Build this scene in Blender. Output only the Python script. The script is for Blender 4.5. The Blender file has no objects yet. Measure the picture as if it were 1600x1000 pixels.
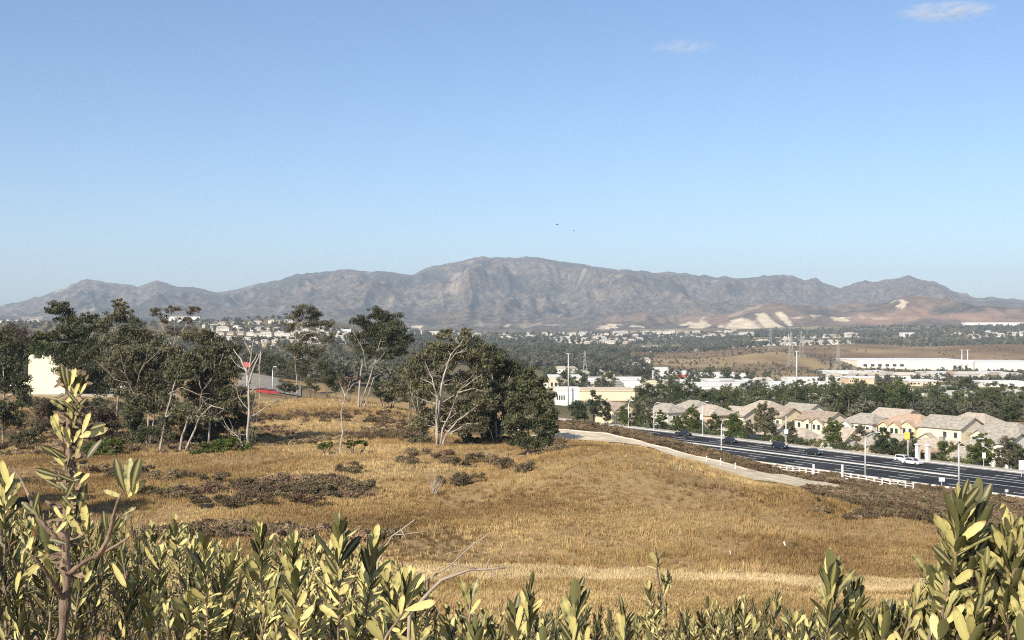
import bpy, math, random
import numpy as np
from mathutils import Vector, Matrix

# ------------------------------------------------------------------ camera, sky, sun, exposure
F = 1930.0            # focal length in pixels of the 1600 px wide photograph
CZ = 100.0            # eye height above datum
HAZE = 7.2e-5
sc = bpy.context.scene
cam_d = bpy.data.cameras.new('camera')
cam_d.sensor_width = 36.0
cam_d.lens = 36.0 * F / 1600.0
cam_d.clip_start = 0.1
cam_d.clip_end = 60000
cam = bpy.data.objects.new('camera', cam_d)
cam.location = (0, 0, CZ)
cam.rotation_euler = (math.radians(90), 0, 0)
sc.collection.objects.link(cam)
sc.camera = cam

SUN_EL, SUN_AZ = math.radians(34), math.radians(214)   # azimuth clockwise from +Y: behind the camera, to its left
world = bpy.data.worlds.new('World')
sc.world = world
world.use_nodes = True
wn = world.node_tree
sky = wn.nodes.new('ShaderNodeTexSky')
sky.sky_type = 'NISHITA'
sky.sun_disc = False
sky.sun_elevation = SUN_EL
sky.sun_rotation = SUN_AZ
sky.altitude = 300
sky.air_density = 0.85
sky.dust_density = 1.0
sky.ozone_density = 4.2
bg = wn.nodes['Background']
bg.inputs['Strength'].default_value = 0.120
wn.links.new(sky.outputs[0], bg.inputs[0])

sun_d = bpy.data.lights.new('sun', 'SUN')
sun_d.energy = 5.0
sun_d.angle = math.radians(0.5)
sun_d.color = (1.0, 0.91, 0.77)
sun = bpy.data.objects.new('sun', sun_d)
sdir = Vector((math.sin(SUN_AZ) * math.cos(SUN_EL), math.cos(SUN_AZ) * math.cos(SUN_EL), math.sin(SUN_EL)))
sun.rotation_euler = (-sdir).to_track_quat('-Z', 'Y').to_euler()
sun.location = (0, -50, 200)
sc.collection.objects.link(sun)

sc.view_settings.view_transform = 'Standard'
sc.view_settings.look = 'None'
sc.view_settings.gamma = 1.0
sc.view_settings.exposure = 0.36
sc.view_settings.use_curve_mapping = False
sc.render.engine = 'CYCLES'
cy = sc.cycles
cy.use_denoising = False
cy.pixel_filter_type = 'BLACKMAN_HARRIS'
cy.filter_width = 1.1
cy.use_adaptive_sampling = False
cy.max_bounces = 6
cy.diffuse_bounces = 3
cy.glossy_bounces = 2
cy.transmission_bounces = 3
cy.transparent_max_bounces = 8
cy.volume_bounces = 1
cy.caustics_reflective = False
cy.caustics_refractive = False
sc.render.film_transparent = False

COL = sc.collection
rng = np.random.default_rng(7)
random.seed(7)

# ------------------------------------------------------------------ helpers
def noise2(x, y, seed=0):
    """value noise in -1..1, vectorised"""
    x = np.asarray(x, float); y = np.asarray(y, float)
    xi = np.floor(x).astype(np.int64); yi = np.floor(y).astype(np.int64)
    fx = x - xi; fy = y - yi
    fx = fx * fx * fx * (fx * (fx * 6 - 15) + 10); fy = fy * fy * fy * (fy * (fy * 6 - 15) + 10)
    def h(a, b):
        n = (a * 374761393 + b * 668265263 + seed * 974711) & 0xffffffff
        n = ((n ^ (n >> 13)) * 1274126177) & 0xffffffff
        n = ((n ^ (n >> 16)) * 2246822519) & 0xffffffff
        return ((n ^ (n >> 15)) & 0xffffff) / 8388607.5 - 1.0
    a = h(xi, yi); b = h(xi + 1, yi); c = h(xi, yi + 1); d = h(xi + 1, yi + 1)
    return (a * (1 - fx) + b * fx) * (1 - fy) + (c * (1 - fx) + d * fx) * fy

def fbm(x, y, seed=0, octs=5, gain=0.5):
    s = 0; a = 1.0; t = 0
    for i in range(octs):
        s = s + a * noise2(x * 2 ** i + 17.3 * i, y * 2 ** i - 9.1 * i, seed + i); t += a; a *= gain
    return s / t

def ridged(x, y, seed=0, octs=5):
    s = 0; a = 1.0; t = 0
    for i in range(octs):
        n = 1 - np.abs(noise2(x * 2 ** i + 31.7 * i, y * 2 ** i + 5.3 * i, seed + i))
        s = s + a * n * n; t += a; a *= 0.5
    return s / t

def smooth(e0, e1, x):
    t = np.clip((np.asarray(x, float) - e0) / (e1 - e0), 0, 1)
    return t * t * (3 - 2 * t)

def tag(o, label=None, cat=None, group=None, kind=None):
    if label: o['label'] = label
    if cat: o['category'] = cat
    if group: o['group'] = group
    if kind: o['kind'] = kind
    return o

def empty(name, loc, rz=0.0, scale=1.0):
    o = bpy.data.objects.new(name, None)
    o.empty_display_size = 0.2
    o.location = loc
    o.rotation_euler = (0, 0, rz)
    o.scale = (scale,) * 3
    COL.objects.link(o)
    return o

def mesh_np(name, verts, faces, mats=(), smooth_shade=False, midx=None):
    """fast mesh from arrays; faces (n,4) or (n,3)"""
    verts = np.asarray(verts, np.float32); faces = np.asarray(faces, np.int32)
    me = bpy.data.meshes.new(name)
    n, k = faces.shape
    me.vertices.add(len(verts)); me.vertices.foreach_set('co', verts.ravel())
    me.loops.add(n * k); me.loops.foreach_set('vertex_index', faces.ravel())
    me.polygons.add(n)
    me.polygons.foreach_set('loop_start', np.arange(0, n * k, k, dtype=np.int32))
    me.polygons.foreach_set('loop_total', np.full(n, k, np.int32))
    if midx is not None: me.polygons.foreach_set('material_index', np.asarray(midx, np.int32))
    me.polygons.foreach_set('use_smooth', np.full(n, smooth_shade, bool))
    for m in mats: me.materials.append(m)
    me.update(calc_edges=True)
    return me

def link(name, me, parent=None, loc=None, rot=None, scale=None):
    o = bpy.data.objects.new(name, me)
    if loc is not None: o.location = loc
    if rot is not None: o.rotation_euler = rot
    if scale is not None: o.scale = scale if hasattr(scale, '__len__') else (scale,) * 3
    if parent is not None: o.parent = parent
    COL.objects.link(o)
    return o

def copy_tree(o, parent=None):
    c = o.copy(); COL.objects.link(c)
    if parent is not None: c.parent = parent
    for ch in list(o.children): copy_tree(ch, c)
    return c

class MB:
    """collects faces; build() links them as one mesh object"""
    def __init__(s): s.v = []; s.f = []; s.m = []
    def quad(s, pts, m=0):
        b = len(s.v); s.v += [tuple(p) for p in pts]; s.f.append(tuple(range(b, b + len(pts)))); s.m.append(m)
    def box(s, x0, x1, y0, y1, z0, z1, m=0, taper=0.0):
        b = len(s.v); t = taper
        s.v += [(x0, y0, z0), (x1, y0, z0), (x1, y1, z0), (x0, y1, z0),
                (x0 + t, y0 + t, z1), (x1 - t, y0 + t, z1), (x1 - t, y1 - t, z1), (x0 + t, y1 - t, z1)]
        for q in ((0, 3, 2, 1), (4, 5, 6, 7), (0, 1, 5, 4), (1, 2, 6, 5), (2, 3, 7, 6), (3, 0, 4, 7)):
            s.f.append(tuple(b + i for i in q)); s.m.append(m)
    def prism(s, prof, y0, y1, axis='y', m=0):
        """extrude a closed (a,b) profile along an axis; a = x (or y), b = z"""
        b = len(s.v); n = len(prof)
        for yy in (y0, y1):
            for (a, z) in prof: s.v.append((a, yy, z) if axis == 'y' else (yy, a, z))
        s.f.append(tuple(range(b, b + n))); s.m.append(m)
        s.f.append(tuple(range(b + 2 * n - 1, b + n - 1, -1))); s.m.append(m)
        for i in range(n):
            j = (i + 1) % n
            s.f.append((b + i, b + n + i, b + n + j, b + j)); s.m.append(m)
    def tube(s, pts, radii, n=6, m=0, cap=True):
        pts = [Vector(p) for p in pts]; b = len(s.v); k = len(pts)
        for i, p in enumerate(pts):
            t = (pts[min(i + 1, k - 1)] - pts[max(i - 1, 0)])
            if t.length < 1e-9: t = Vector((0, 0, 1))
            t.normalize()
            a = t.cross(Vector((0.31, 0.95, 0.02)) if abs(t.y) < 0.9 else Vector((1, 0, 0.1))).normalized()
            c = t.cross(a)
            r = radii[i] if hasattr(radii, '__len__') else radii
            for j in range(n):
                an = 2 * math.pi * j / n
                s.v.append(tuple(p + a * (r * math.cos(an)) + c * (r * math.sin(an))))
        for i in range(k - 1):
            for j in range(n):
                j2 = (j + 1) % n
                s.f.append((b + i * n + j, b + i * n + j2, b + (i + 1) * n + j2, b + (i + 1) * n + j)); s.m.append(m)
        if cap:
            s.f.append(tuple(b + j for j in range(n - 1, -1, -1))); s.m.append(m)
            s.f.append(tuple(b + (k - 1) * n + j for j in range(n))); s.m.append(m)
    def mesh(s, name, mats, smooth_shade=False):
        me = bpy.data.meshes.new(name)
        me.from_pydata(s.v, [], s.f)
        for m in (mats if isinstance(mats, (list, tuple)) else [mats]): me.materials.append(m)
        if any(s.m): me.polygons.foreach_set('material_index', s.m)
        if smooth_shade: me.polygons.foreach_set('use_smooth', [True] * len(s.f))
        me.update()
        return me
    def build(s, name, mats, parent=None, smooth_shade=False, loc=None, rot=None):
        return link(name, s.mesh(name, mats, smooth_shade), parent, loc, rot)

# ------------------------------------------------------------------ materials
def new_mat(name, rough=0.9, spec=0.2):
    m = bpy.data.materials.new(name); m.use_nodes = True
    p = m.node_tree.nodes['Principled BSDF']
    p.inputs['Roughness'].default_value = rough
    p.inputs['Specular IOR Level'].default_value = spec
    return m, m.node_tree, p

def rgba(c): return (c[0], c[1], c[2], 1.0)

def mat(name, cols, scale=1.0, rough=0.9, spec=0.2, detail=4, bump=0.0, bscale=None, rand=0.0, metallic=0.0,
        translucent=0.0, stretch=None, contrast=(0.35, 0.65), coords='Object', hue=0.0):
    """noise-mixed colours + optional per-object variation + bump"""
    m, nt, p = new_mat(name, rough, spec)
    N, L = nt.nodes, nt.links
    p.inputs['Metallic'].default_value = metallic
    if coords == 'World': src = N.new('ShaderNodeNewGeometry').outputs['Position']
    else: src = N.new('ShaderNodeTexCoord').outputs[coords]
    if stretch:
        mp = N.new('ShaderNodeMapping'); mp.inputs['Scale'].default_value = stretch
        L.new(src, mp.inputs[0]); src = mp.outputs[0]
    if len(cols) > 1:
        nz = N.new('ShaderNodeTexNoise'); nz.inputs['Scale'].default_value = scale; nz.inputs['Detail'].default_value = detail
        L.new(src, nz.inputs['Vector'])
        cr = N.new('ShaderNodeValToRGB')
        e = cr.color_ramp.elements
        a, b = contrast
        e[0].position = a; e[0].color = rgba(cols[0]); e[1].position = b; e[1].color = rgba(cols[-1])
        for i, c in enumerate(cols[1:-1]):
            x = e.new(a + (b - a) * (i + 1) / (len(cols) - 1)); x.color = rgba(c)
        L.new(nz.outputs[0], cr.inputs[0]); out = cr.outputs[0]
    else:
        rg = N.new('ShaderNodeRGB'); rg.outputs[0].default_value = rgba(cols[0]); out = rg.outputs[0]
    if rand or hue:
        oi = N.new('ShaderNodeObjectInfo')
        hs = N.new('ShaderNodeHueSaturation')
        mr = N.new('ShaderNodeMapRange'); mr.inputs[3].default_value = 1 - rand; mr.inputs[4].default_value = 1 + rand
        L.new(oi.outputs['Random'], mr.inputs[0]); L.new(mr.outputs[0], hs.inputs['Value'])
        if hue:
            wn_ = N.new('ShaderNodeTexWhiteNoise'); wn_.noise_dimensions = '1D'
            L.new(oi.outputs['Random'], wn_.inputs['W'])
            m2 = N.new('ShaderNodeMapRange'); m2.inputs[3].default_value = 0.5 - hue; m2.inputs[4].default_value = 0.5 + hue
            L.new(wn_.outputs['Value'], m2.inputs[0]); L.new(m2.outputs[0], hs.inputs['Hue'])
        L.new(out, hs.inputs['Color']); out = hs.outputs[0]
    L.new(out, p.inputs['Base Color'])
    if bump:
        nb = N.new('ShaderNodeTexNoise'); nb.inputs['Scale'].default_value = bscale or scale * 3; nb.inputs['Detail'].default_value = 5
        L.new(src, nb.inputs['Vector'])
        bp = N.new('ShaderNodeBump'); bp.inputs['Strength'].default_value = bump; bp.inputs['Distance'].default_value = 0.1
        L.new(nb.outputs[0], bp.inputs['Height']); L.new(bp.outputs[0], p.inputs['Normal'])
    if translucent:
        tr = N.new('ShaderNodeBsdfTranslucent'); L.new(out, tr.inputs[0])
        mx = N.new('ShaderNodeMixShader'); mx.inputs[0].default_value = translucent
        L.new(p.outputs[0], mx.inputs[1]); L.new(tr.outputs[0], mx.inputs[2])
        L.new(mx.outputs[0], N['Material Output'].inputs[0])
    return m
M = {}
M['asphalt'] = mat('asphalt', [(.016, .016, .017), (.048, .046, .044)], .18, .85, .25, bump=.1, bscale=6)
M['paint'] = mat('road_paint', [(.55, .55, .52), (.80, .80, .77)], 1.5, .6)
M['concrete'] = mat('concrete', [(.42, .38, .31), (.58, .53, .44)], .8, .9, bump=.15)
M['kerb'] = mat('kerb_concrete', [(.55, .53, .48), (.72, .70, .65)], .6, .9)
M['trail'] = mat('pale_trail', [(.56, .45, .29), (.78, .67, .48)], .5, .95, bump=.3)
M['bark_pale'] = mat('pale_bark', [(.15, .12, .095), (.34, .29, .24), (.50, .45, .385)], 1.2, .85, stretch=(3, 3, .6), bump=.3)
M['bark_dark'] = mat('grey_bark', [(.10, .08, .06), (.24, .20, .16)], 2.0, .9, stretch=(3, 3, .6), bump=.4)
M['bark_dead'] = mat('dead_wood', [(.30, .26, .22), (.52, .48, .42)], 1.5, .85, stretch=(3, 3, .6), bump=.3)
M['leaf_dark'] = mat('dark_foliage', [(.045, .052, .024), (.120, .124, .058)], .5, .6, .35, rand=.15, translucent=.12)
M['leaf_olive'] = mat('olive_foliage', [(.076, .078, .038), (.195, .182, .098)], .5, .6, .35, rand=.15, translucent=.15)
M['leaf_brown'] = mat('brownish_foliage', [(.085, .062, .040), (.165, .125, .080)], .5, .7, .3, rand=.1, translucent=.12)
M['leaf_green'] = mat('green_foliage', [(.060, .085, .016), (.135, .160, .035)], .6, .55, .35, rand=.15, translucent=.2)
M['leaf_belt'] = mat('belt_foliage', [(.050, .066, .024), (.130, .145, .055)], .25, .6, .3, rand=.35, translucent=.12, hue=.02)
M['leaf_far'] = mat('far_foliage', [(.080, .085, .055), (.17, .165, .112)], .05, .8, .1, rand=.4, hue=.02)
M['scrub'] = mat('dry_scrub', [(.14, .100, .060), (.33, .24, .145)], .12, .9, .1, rand=.35, hue=.02, coords='World')
M['scrub_green'] = mat('sage_scrub', [(.10, .080, .047), (.21, .165, .098)], .9, .9, .1, rand=.3)
M['straw'] = mat('dry_straw', [(.275, .178, .076), (.45, .308, .132), (.65, .482, .235)], .06, .8, .2, detail=10, rand=.32, translucent=.2, hue=.012, coords='World', contrast=(.38, .62))
M['metal_pole'] = mat('galvanised_pole', [(.55, .55, .53), (.70, .70, .68)], 1.0, .5, .5, metallic=.2)
M['steel'] = mat('pylon_steel', [(.30, .30, .29), (.42, .42, .41)], 1.0, .6, .4)
M['white_wood'] = mat('white_paint', [(.70, .69, .66), (.82, .81, .78)], 1.0, .6)
M['window'] = mat('window_glass', [(.02, .025, .03), (.06, .07, .08)], .5, .12, .6)
M['tyre'] = mat('tyre_rubber', [(.02, .02, .02)], 1, .9)
M['rim'] = mat('wheel_rim', [(.45, .45, .46)], 1, .3, .6, metallic=.7)
M['black'] = mat('black_trim', [(.02, .02, .022)], 1, .5)
M['lamp_lens'] = mat('headlight_lens', [(.75, .76, .78)], 1, .1, .8)
M['tail_lens'] = mat('tail_lens', [(.45, .03, .02)], 1, .2, .6)
M['straw_brown'] = mat('brown_straw', [(.17, .105, .045), (.31, .20, .085), (.45, .315, .145)], .08, .8, .15, detail=10, rand=.32, translucent=.15, hue=.012, coords='World', contrast=(.38, .62))
M['straw_pale'] = mat('pale_straw', [(.52, .39, .20), (.74, .59, .34)], .3, .8, .15, rand=.2, translucent=.15, coords='World')
# ------------------------------------------------------------------ terrain
# road: straight, level, running away to the left at an angle
RP = np.array([51.0, 235.0]); RU = np.array([0.55, -0.835]); RU = RU / np.linalg.norm(RU); RV = np.array([-RU[1], RU[0]])
ROAD_Z = -25.6
def road_st(x, y):
    dx = np.asarray(x, float) - RP[0]; dy = np.asarray(y, float) - RP[1]
    return dx * RU[0] + dy * RU[1], dx * RV[0] + dy * RV[1]      # t along (towards camera right), s across (away)
def road_xy(t, s): return RP + RU * t + RV * s

NEAR = [(0.5, -1.65), (5, -2.05), (10, -3.4), (20, -6.2), (30, -8.5), (40, -10.4), (52, -12.1)]
Y2Z = lambda d, y: -(y - 500.0) * d / F
FAR_R = [(330, 668.5), (400, 654), (500, 643), (700, 616), (1000, 597)]
COLS = {
 -1500: [(45, 880), (60, 835), (85, 785), (105, 745), (120, 722), (135, 706), (160, 690), (230, 650), (330, 620), (450, 600), (800, 575), (1500, 545), (2500, 510), (4500, 510)],
 0: [(45, 890), (60, 840), (85, 785), (105, 745), (120, 722), (135, 706), (160, 690), (190, 668), (230, 640), (265, 622), (280, 616), (330, 612), (450, 600), (800, 575), (1500, 545), (2500, 503), (3500, 503), (4500, 510)],
 200: [(45, 890), (60, 835), (85, 778), (105, 742), (122, 718), (135, 706), (160, 688), (190, 662), (215, 650), (265, 628), (290, 615), (330, 612), (450, 600), (800, 575), (1500, 548), (2500, 506), (3500, 505), (4500, 510)],
 400: [(45, 888), (60, 835), (85, 775), (105, 738), (122, 713), (130, 706), (150, 695), (170, 672), (195, 645), (215, 632), (225, 632), (260, 622), (290, 611), (330, 603), (380, 580), (395, 578), (450, 590), (800, 575), (1200, 556), (1600, 540), (2200, 508), (2400, 503), (3000, 508), (4500, 512)],
 520: [(45, 888), (60, 838), (85, 778), (105, 735), (122, 712), (130, 704), (150, 690), (170, 665), (195, 635), (212, 621), (225, 623), (260, 640), (300, 630), (400, 610), (800, 575), (1200, 556), (1600, 540), (2200, 508), (2400, 505), (3000, 512), (4500, 514)],
 640: [(45, 890), (60, 842), (85, 785), (105, 735), (122, 710), (130, 702), (150, 688), (170, 668), (195, 645), (212, 635), (225, 640), (260, 655), (300, 640), (400, 620), (800, 585), (1500, 555), (2500, 530), (3500, 520), (4500, 516)],
 760: [(45, 893), (60, 848), (85, 790), (105, 742), (122, 713), (130, 700), (142, 692), (155, 690), (170, 690), (200, 700), (260, 685), (320, 660), (400, 640), (800, 595), (1500, 562), (2500, 538), (3500, 524), (4500, 517)],
 880: [(45, 895), (60, 852), (85, 795), (105, 735), (118, 708), (125, 700), (135, 695), (147, 693), (152, 684), (160, 669), (170, 664), (182, 656), (190, 657), (215, 685), (250, 690)] + FAR_R + [(1500, 565), (2500, 540), (4000, 522), (4500, 518)],
 1000: [(45, 898), (60, 858), (85, 800), (105, 737), (115, 712), (120, 702), (125, 699), (140, 701), (147, 699), (154, 690), (165, 684), (178, 676), (188, 678), (215, 705), (250, 697)] + FAR_R + [(1300, 587), (1500, 572), (1800, 556), (2000, 551), (2500, 545), (4000, 522), (4500, 516)],
 1100: [(45, 900), (60, 862), (85, 805), (105, 755), (113, 737), (118, 731), (125, 737), (135, 732), (149, 717), (158, 711), (168, 702), (175, 700), (190, 712), (222, 722)] + FAR_R + [(1300, 590), (1500, 570), (1800, 552), (2000, 549), (2500, 545), (4000, 520), (4500, 514)],
 1200: [(45, 903), (60, 868), (85, 815), (100, 775), (108, 760), (113, 757), (120, 761), (130, 757), (150, 741), (156, 740), (165, 735), (172, 731), (180, 737), (205, 741)] + FAR_R + [(1200, 594), (1400, 575), (1700, 550), (1900, 546), (2500, 542), (3500, 522), (4500, 512)],
 1250: [(45, 905), (60, 872), (85, 822), (98, 785), (107, 765), (112, 760), (120, 765), (130, 761), (150, 750), (165, 748), (185, 750), (200, 747)] + FAR_R + [(1200, 596), (1400, 578), (1700, 550), (1900, 545), (2500, 541), (3500, 522), (4500, 512)],
 1320: [(45, 906), (60, 876), (80, 838), (92, 808), (98, 800), (105, 797), (125, 780), (150, 766), (175, 757), (192, 753)] + FAR_R + [(1300, 588), (1600, 578), (1750, 573), (1900, 560), (2100, 547), (2500, 540), (3500, 524), (4500, 511)],
 1400: [(45, 908), (60, 880), (78, 845), (86, 815), (91, 799), (95, 793), (105, 797), (130, 785), (155, 775), (178, 768), (184, 768)] + FAR_R + [(1300, 590), (1600, 582), (1750, 576), (1900, 561), (2100, 548), (2500, 540), (3500, 522), (4500, 509)],
 1500: [(45, 910), (60, 885), (75, 852), (83, 832), (88, 822), (93, 820), (105, 822), (130, 800), (155, 786), (170, 782), (176, 781)] + FAR_R + [(1300, 590), (1600, 583), (1750, 577), (1900, 561), (2100, 546), (2500, 538), (3500, 519), (4500, 507)],
 1600: [(45, 912), (60, 890), (75, 865), (83, 850), (88, 842), (93, 840), (105, 835), (130, 812), (150, 798), (166, 797)] + FAR_R + [(1300, 590), (1600, 583), (1750, 578), (1900, 560), (2100, 545), (2500, 537), (3500, 518), (4500, 507)],
 2200: [(45, 915), (60, 895), (75, 875), (88, 860), (105, 850), (130, 830), (150, 815), (160, 808)] + FAR_R + [(1300, 590), (1750, 578), (2100, 545), (2500, 537), (4500, 507)],
 3100: [(45, 915), (60, 895), (75, 875), (88, 860), (105, 850), (130, 830), (150, 815), (160, 808)] + FAR_R + [(1300, 590), (1750, 578), (2100, 545), (2500, 537), (4500, 507)],
}
LD = np.linspace(math.log(0.5), math.log(16000), 700)
UG = np.arange(-1500, 3101, 20.0)
_keys = sorted(COLS)
_prof = []
for k in _keys:
    # the swale in front of the hill lies well below the eye; the slope then climbs to the crest
    xp, fp = ([45, 60, 85, 105, 118, 125, 135, 147], [66, 73, 86, 98, 107, 114, 130, 147]) if k >= 880 else ([45, 60, 85, 105, 122], [66, 75, 92, 108, 122])
    cl = [((float(np.interp(d, xp, fp)) if d < xp[-1] else d), y) for d, y in COLS[k]]
    pts = NEAR + [(d, Y2Z(d, y)) for d, y in cl]
    dd = [math.log(p[0]) for p in pts] + [math.log(16000)]
    zz = [p[1] for p in pts] + [pts[-1][1] - 60]
    _prof.append(np.interp(LD, dd, zz))
_prof = np.array(_prof)
ZG = np.empty((len(UG), len(LD)))
for j in range(len(LD)): ZG[:, j] = np.interp(UG, _keys, _prof[:, j])
def _blur(a, n, ax):
    k = np.hanning(n + 2)[1:-1]; k /= k.sum(); p = n // 2
    a = np.moveaxis(a, ax, -1); ap = np.concatenate([np.repeat(a[..., :1], p, -1), a, np.repeat(a[..., -1:], p, -1)], -1)
    out = sum(k[i] * ap[..., i:i + a.shape[-1]] for i in range(n))
    return np.moveaxis(out, -1, ax)
ZG = _blur(_blur(ZG, 7, 1), 7, 0)

def ground_z(x, y, rough=True):
    """terrain height (relative to the eye), vectorised"""
    x = np.asarray(x, float); y = np.asarray(y, float)
    yy = np.maximum(y, 3.0)
    u = np.clip(800 + x * F / yy, -1499, 3099)
    ld = np.clip(np.log(np.maximum(y, 0.51)), LD[0], LD[-1] - 1e-6)
    iu = (u - UG[0]) / 20.0; il = (ld - LD[0]) / (LD[1] - LD[0])
    a = np.clip(iu.astype(int), 0, len(UG) - 2); b = np.clip(il.astype(int), 0, len(LD) - 2)
    fa = iu - a; fb = il - b
    z = (ZG[a, b] * (1 - fa) + ZG[a + 1, b] * fa) * (1 - fb) + (ZG[a, b + 1] * (1 - fa) + ZG[a + 1, b + 1] * fa) * fb
    if rough:
        amp = smooth(8, 40, y)
        z = z + amp * smooth(400, 150, y) * (0.28 * noise2(x / 9, y / 9, 3) + 0.13 * noise2(x / 3.1, y / 3.1, 4) + 0.05 * noise2(x / 1.1, y / 1.1, 5))
        z = z + smooth(900, 1500, y) * (12 * fbm(x / 300, y / 300, 11, 5))
    t, s = road_st(x, y)
    flat = smooth(-24, -15, s) * smooth(40, 26, s) * smooth(-260, -220, t)
    zr = ROAD_Z - 2.7 * smooth(15, 24, s)
    z = z * (1 - flat) + zr * flat
    beyond = smooth(26, 40, s) * smooth(-160, -90, t) * smooth(380, 330, y)
    z = z * (1 - beyond) + (ROAD_Z - 2.7) * beyond
    return z
def G(px, d, dz=0.0):
    x = (px - 800) * d / F
    return Vector((x, d, CZ + float(ground_z(x, d)) + dz))
def W(px, py, d): return Vector(((px - 800) * d / F, d, CZ - (py - 500) * d / F))
def GXY(x, y, dz=0.0): return Vector((float(x), float(y), CZ + float(ground_z(x, y)) + dz))

# ground mesh: a fan with its apex behind the camera
APEX = 9.0
rows = np.exp(np.linspace(math.log(1.5), math.log(6500 + APEX), 420)) - APEX
us = np.concatenate([np.arange(-1700, -60, 40.0), np.arange(-60, 1660, 7.0), np.arange(1660, 3300, 40.0)])
RR, UU = np.meshgrid(rows, us, indexing='ij')
XX = (RR + APEX) * (UU - 800) / F
YY = RR
ZZ = ground_z(XX, YY) + CZ
nr, nu = XX.shape
ii, jj = np.meshgrid(np.arange(nr - 1), np.arange(nu - 1), indexing='ij')
quads = np.stack([ii * nu + jj, ii * nu + jj + 1, (ii + 1) * nu + jj + 1, (ii + 1) * nu + jj], -1).reshape(-1, 4)
gme = mesh_np('ground', np.stack([XX, YY, ZZ], -1).reshape(-1, 3), quads, (), True)

# ground cover kinds, as a colour attribute: r = bare brown scrub soil, g = green cover, b = pale soil
px_, d_ = 800 + XX * F / np.maximum(YY, 1), YY
py_ = 500 - (ZZ - CZ) * F / np.maximum(YY, 1)
n1 = fbm(XX / 14, YY / 14, 21, 4); n2 = fbm(XX / 120, YY / 120, 22, 4)
brown = np.clip(smooth(140, 150, d_) * smooth(235, 215, d_) * (0.1 + 0.8 * n1) + smooth(0.0, 0.35, n1) * smooth(70, 80, d_) * 0.6 * smooth(560, 420, px_), 0, 1)
_t, _s = road_st(XX, YY)
scrubz = smooth(-60, -40, _s) * smooth(-12, -16, _s) * smooth(110, 140, d_)          # between trail and road
brown = np.maximum(brown, scrubz * (0.6 + 0.5 * n1))
hill = smooth(1050, 1250, d_) * smooth(900, 1000, px_) * smooth(2700, 2300, d_) * smooth(1720, 1690, px_)
far_brown = np.clip(hill, 0, 1)
green = smooth(20, 30, _s) * smooth(300, 380, d_) * (1 - hill) * (0.75 + 0.3 * n2)
green = np.maximum(green, smooth(700, 1100, d_) * smooth(900, 760, px_) * (0.55 + 0.5 * n2))
green = np.where(_s > 17, np.maximum(green, 0.45 * smooth(420, 300, d_)), green)
pale = smooth(0.1, 0.5, n2) * smooth(500, 700, d_) * 0.45
track = smooth(4.0, 2.6, np.abs(d_ - (64.0 + .8 * np.sin(XX / 8)))) * smooth(600, 680, px_)   # mown / trodden strip at the foot of the slope
colr = np.stack([np.clip(brown + far_brown * 0.8, 0, 1), np.clip(green, 0, 1), np.clip(np.maximum(pale, track), 0, 1), np.ones_like(n1)], -1)
ca = gme.color_attributes.new('cover', 'FLOAT_COLOR', 'POINT')
ca.data.foreach_set('color', colr.reshape(-1).astype(np.float32))
def ground_material():
    m, nt, p = new_mat('dry_hill_ground', .95, .05)
    N, L = nt.nodes, nt.links
    geo = N.new('ShaderNodeNewGeometry')
    at = N.new('ShaderNodeAttribute'); at.attribute_name = 'cover'
    sep = N.new('ShaderNodeSeparateColor'); L.new(at.outputs['Color'], sep.inputs[0])
    def nz(scale, a, b, c0, c1, detail=6):
        n = N.new('ShaderNodeTexNoise'); n.inputs['Scale'].default_value = scale; n.inputs['Detail'].default_value = detail
        n.inputs['Roughness'].default_value = .65
        L.new(geo.outputs['Position'], n.inputs['Vector'])
        r = N.new('ShaderNodeValToRGB'); r.color_ramp.elements[0].position = a; r.color_ramp.elements[1].position = b
        r.color_ramp.elements[0].color = rgba(c0); r.color_ramp.elements[1].color = rgba(c1)
        L.new(n.outputs[0], r.inputs[0]); return r.outputs[0]
    def mix(f, a, b):
        x = N.new('ShaderNodeMix'); x.data_type = 'RGBA'; L.new(f, x.inputs['Factor']); L.new(a, x.inputs[6]); L.new(b, x.inputs[7]); return x.outputs[2]
    straw = nz(.55, .3, .7, (.30, .20, .09), (.47, .33, .16), 8)
    soil = mix(nz(.012, .42, .60, (0, 0, 0), (1, 1, 1), 10), nz(.25, .3, .7, (.085, .052, .028), (.18, .115, .062), 8), nz(.05, .3, .7, (.15, .10, .058), (.30, .21, .13), 8))
    grn = nz(.03, .35, .65, (.055, .060, .032), (.125, .118, .070), 8)
    pal = nz(.2, .3, .7, (.48, .35, .16), (.66, .51, .26), 6)
    c = mix(sep.outputs[0], straw, soil); c = mix(sep.outputs[1], c, grn); c = mix(sep.outputs[2], c, pal)
    L.new(c, p.inputs['Base Color'])
    nb = N.new('ShaderNodeTexNoise'); nb.inputs['Scale'].default_value = 1.6; nb.inputs['Detail'].default_value = 8; nb.inputs['Roughness'].default_value = .7
    L.new(geo.outputs['Position'], nb.inputs['Vector'])
    bp = N.new('ShaderNodeBump'); bp.inputs['Strength'].default_value = .8; bp.inputs['Distance'].default_value = .25
    L.new(nb.outputs[0], bp.inputs['Height']); L.new(bp.outputs[0], p.inputs['Normal'])
    return m
gme.materials.append(ground_material())
ground = tag(link('ground', gme), kind='structure')

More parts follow.
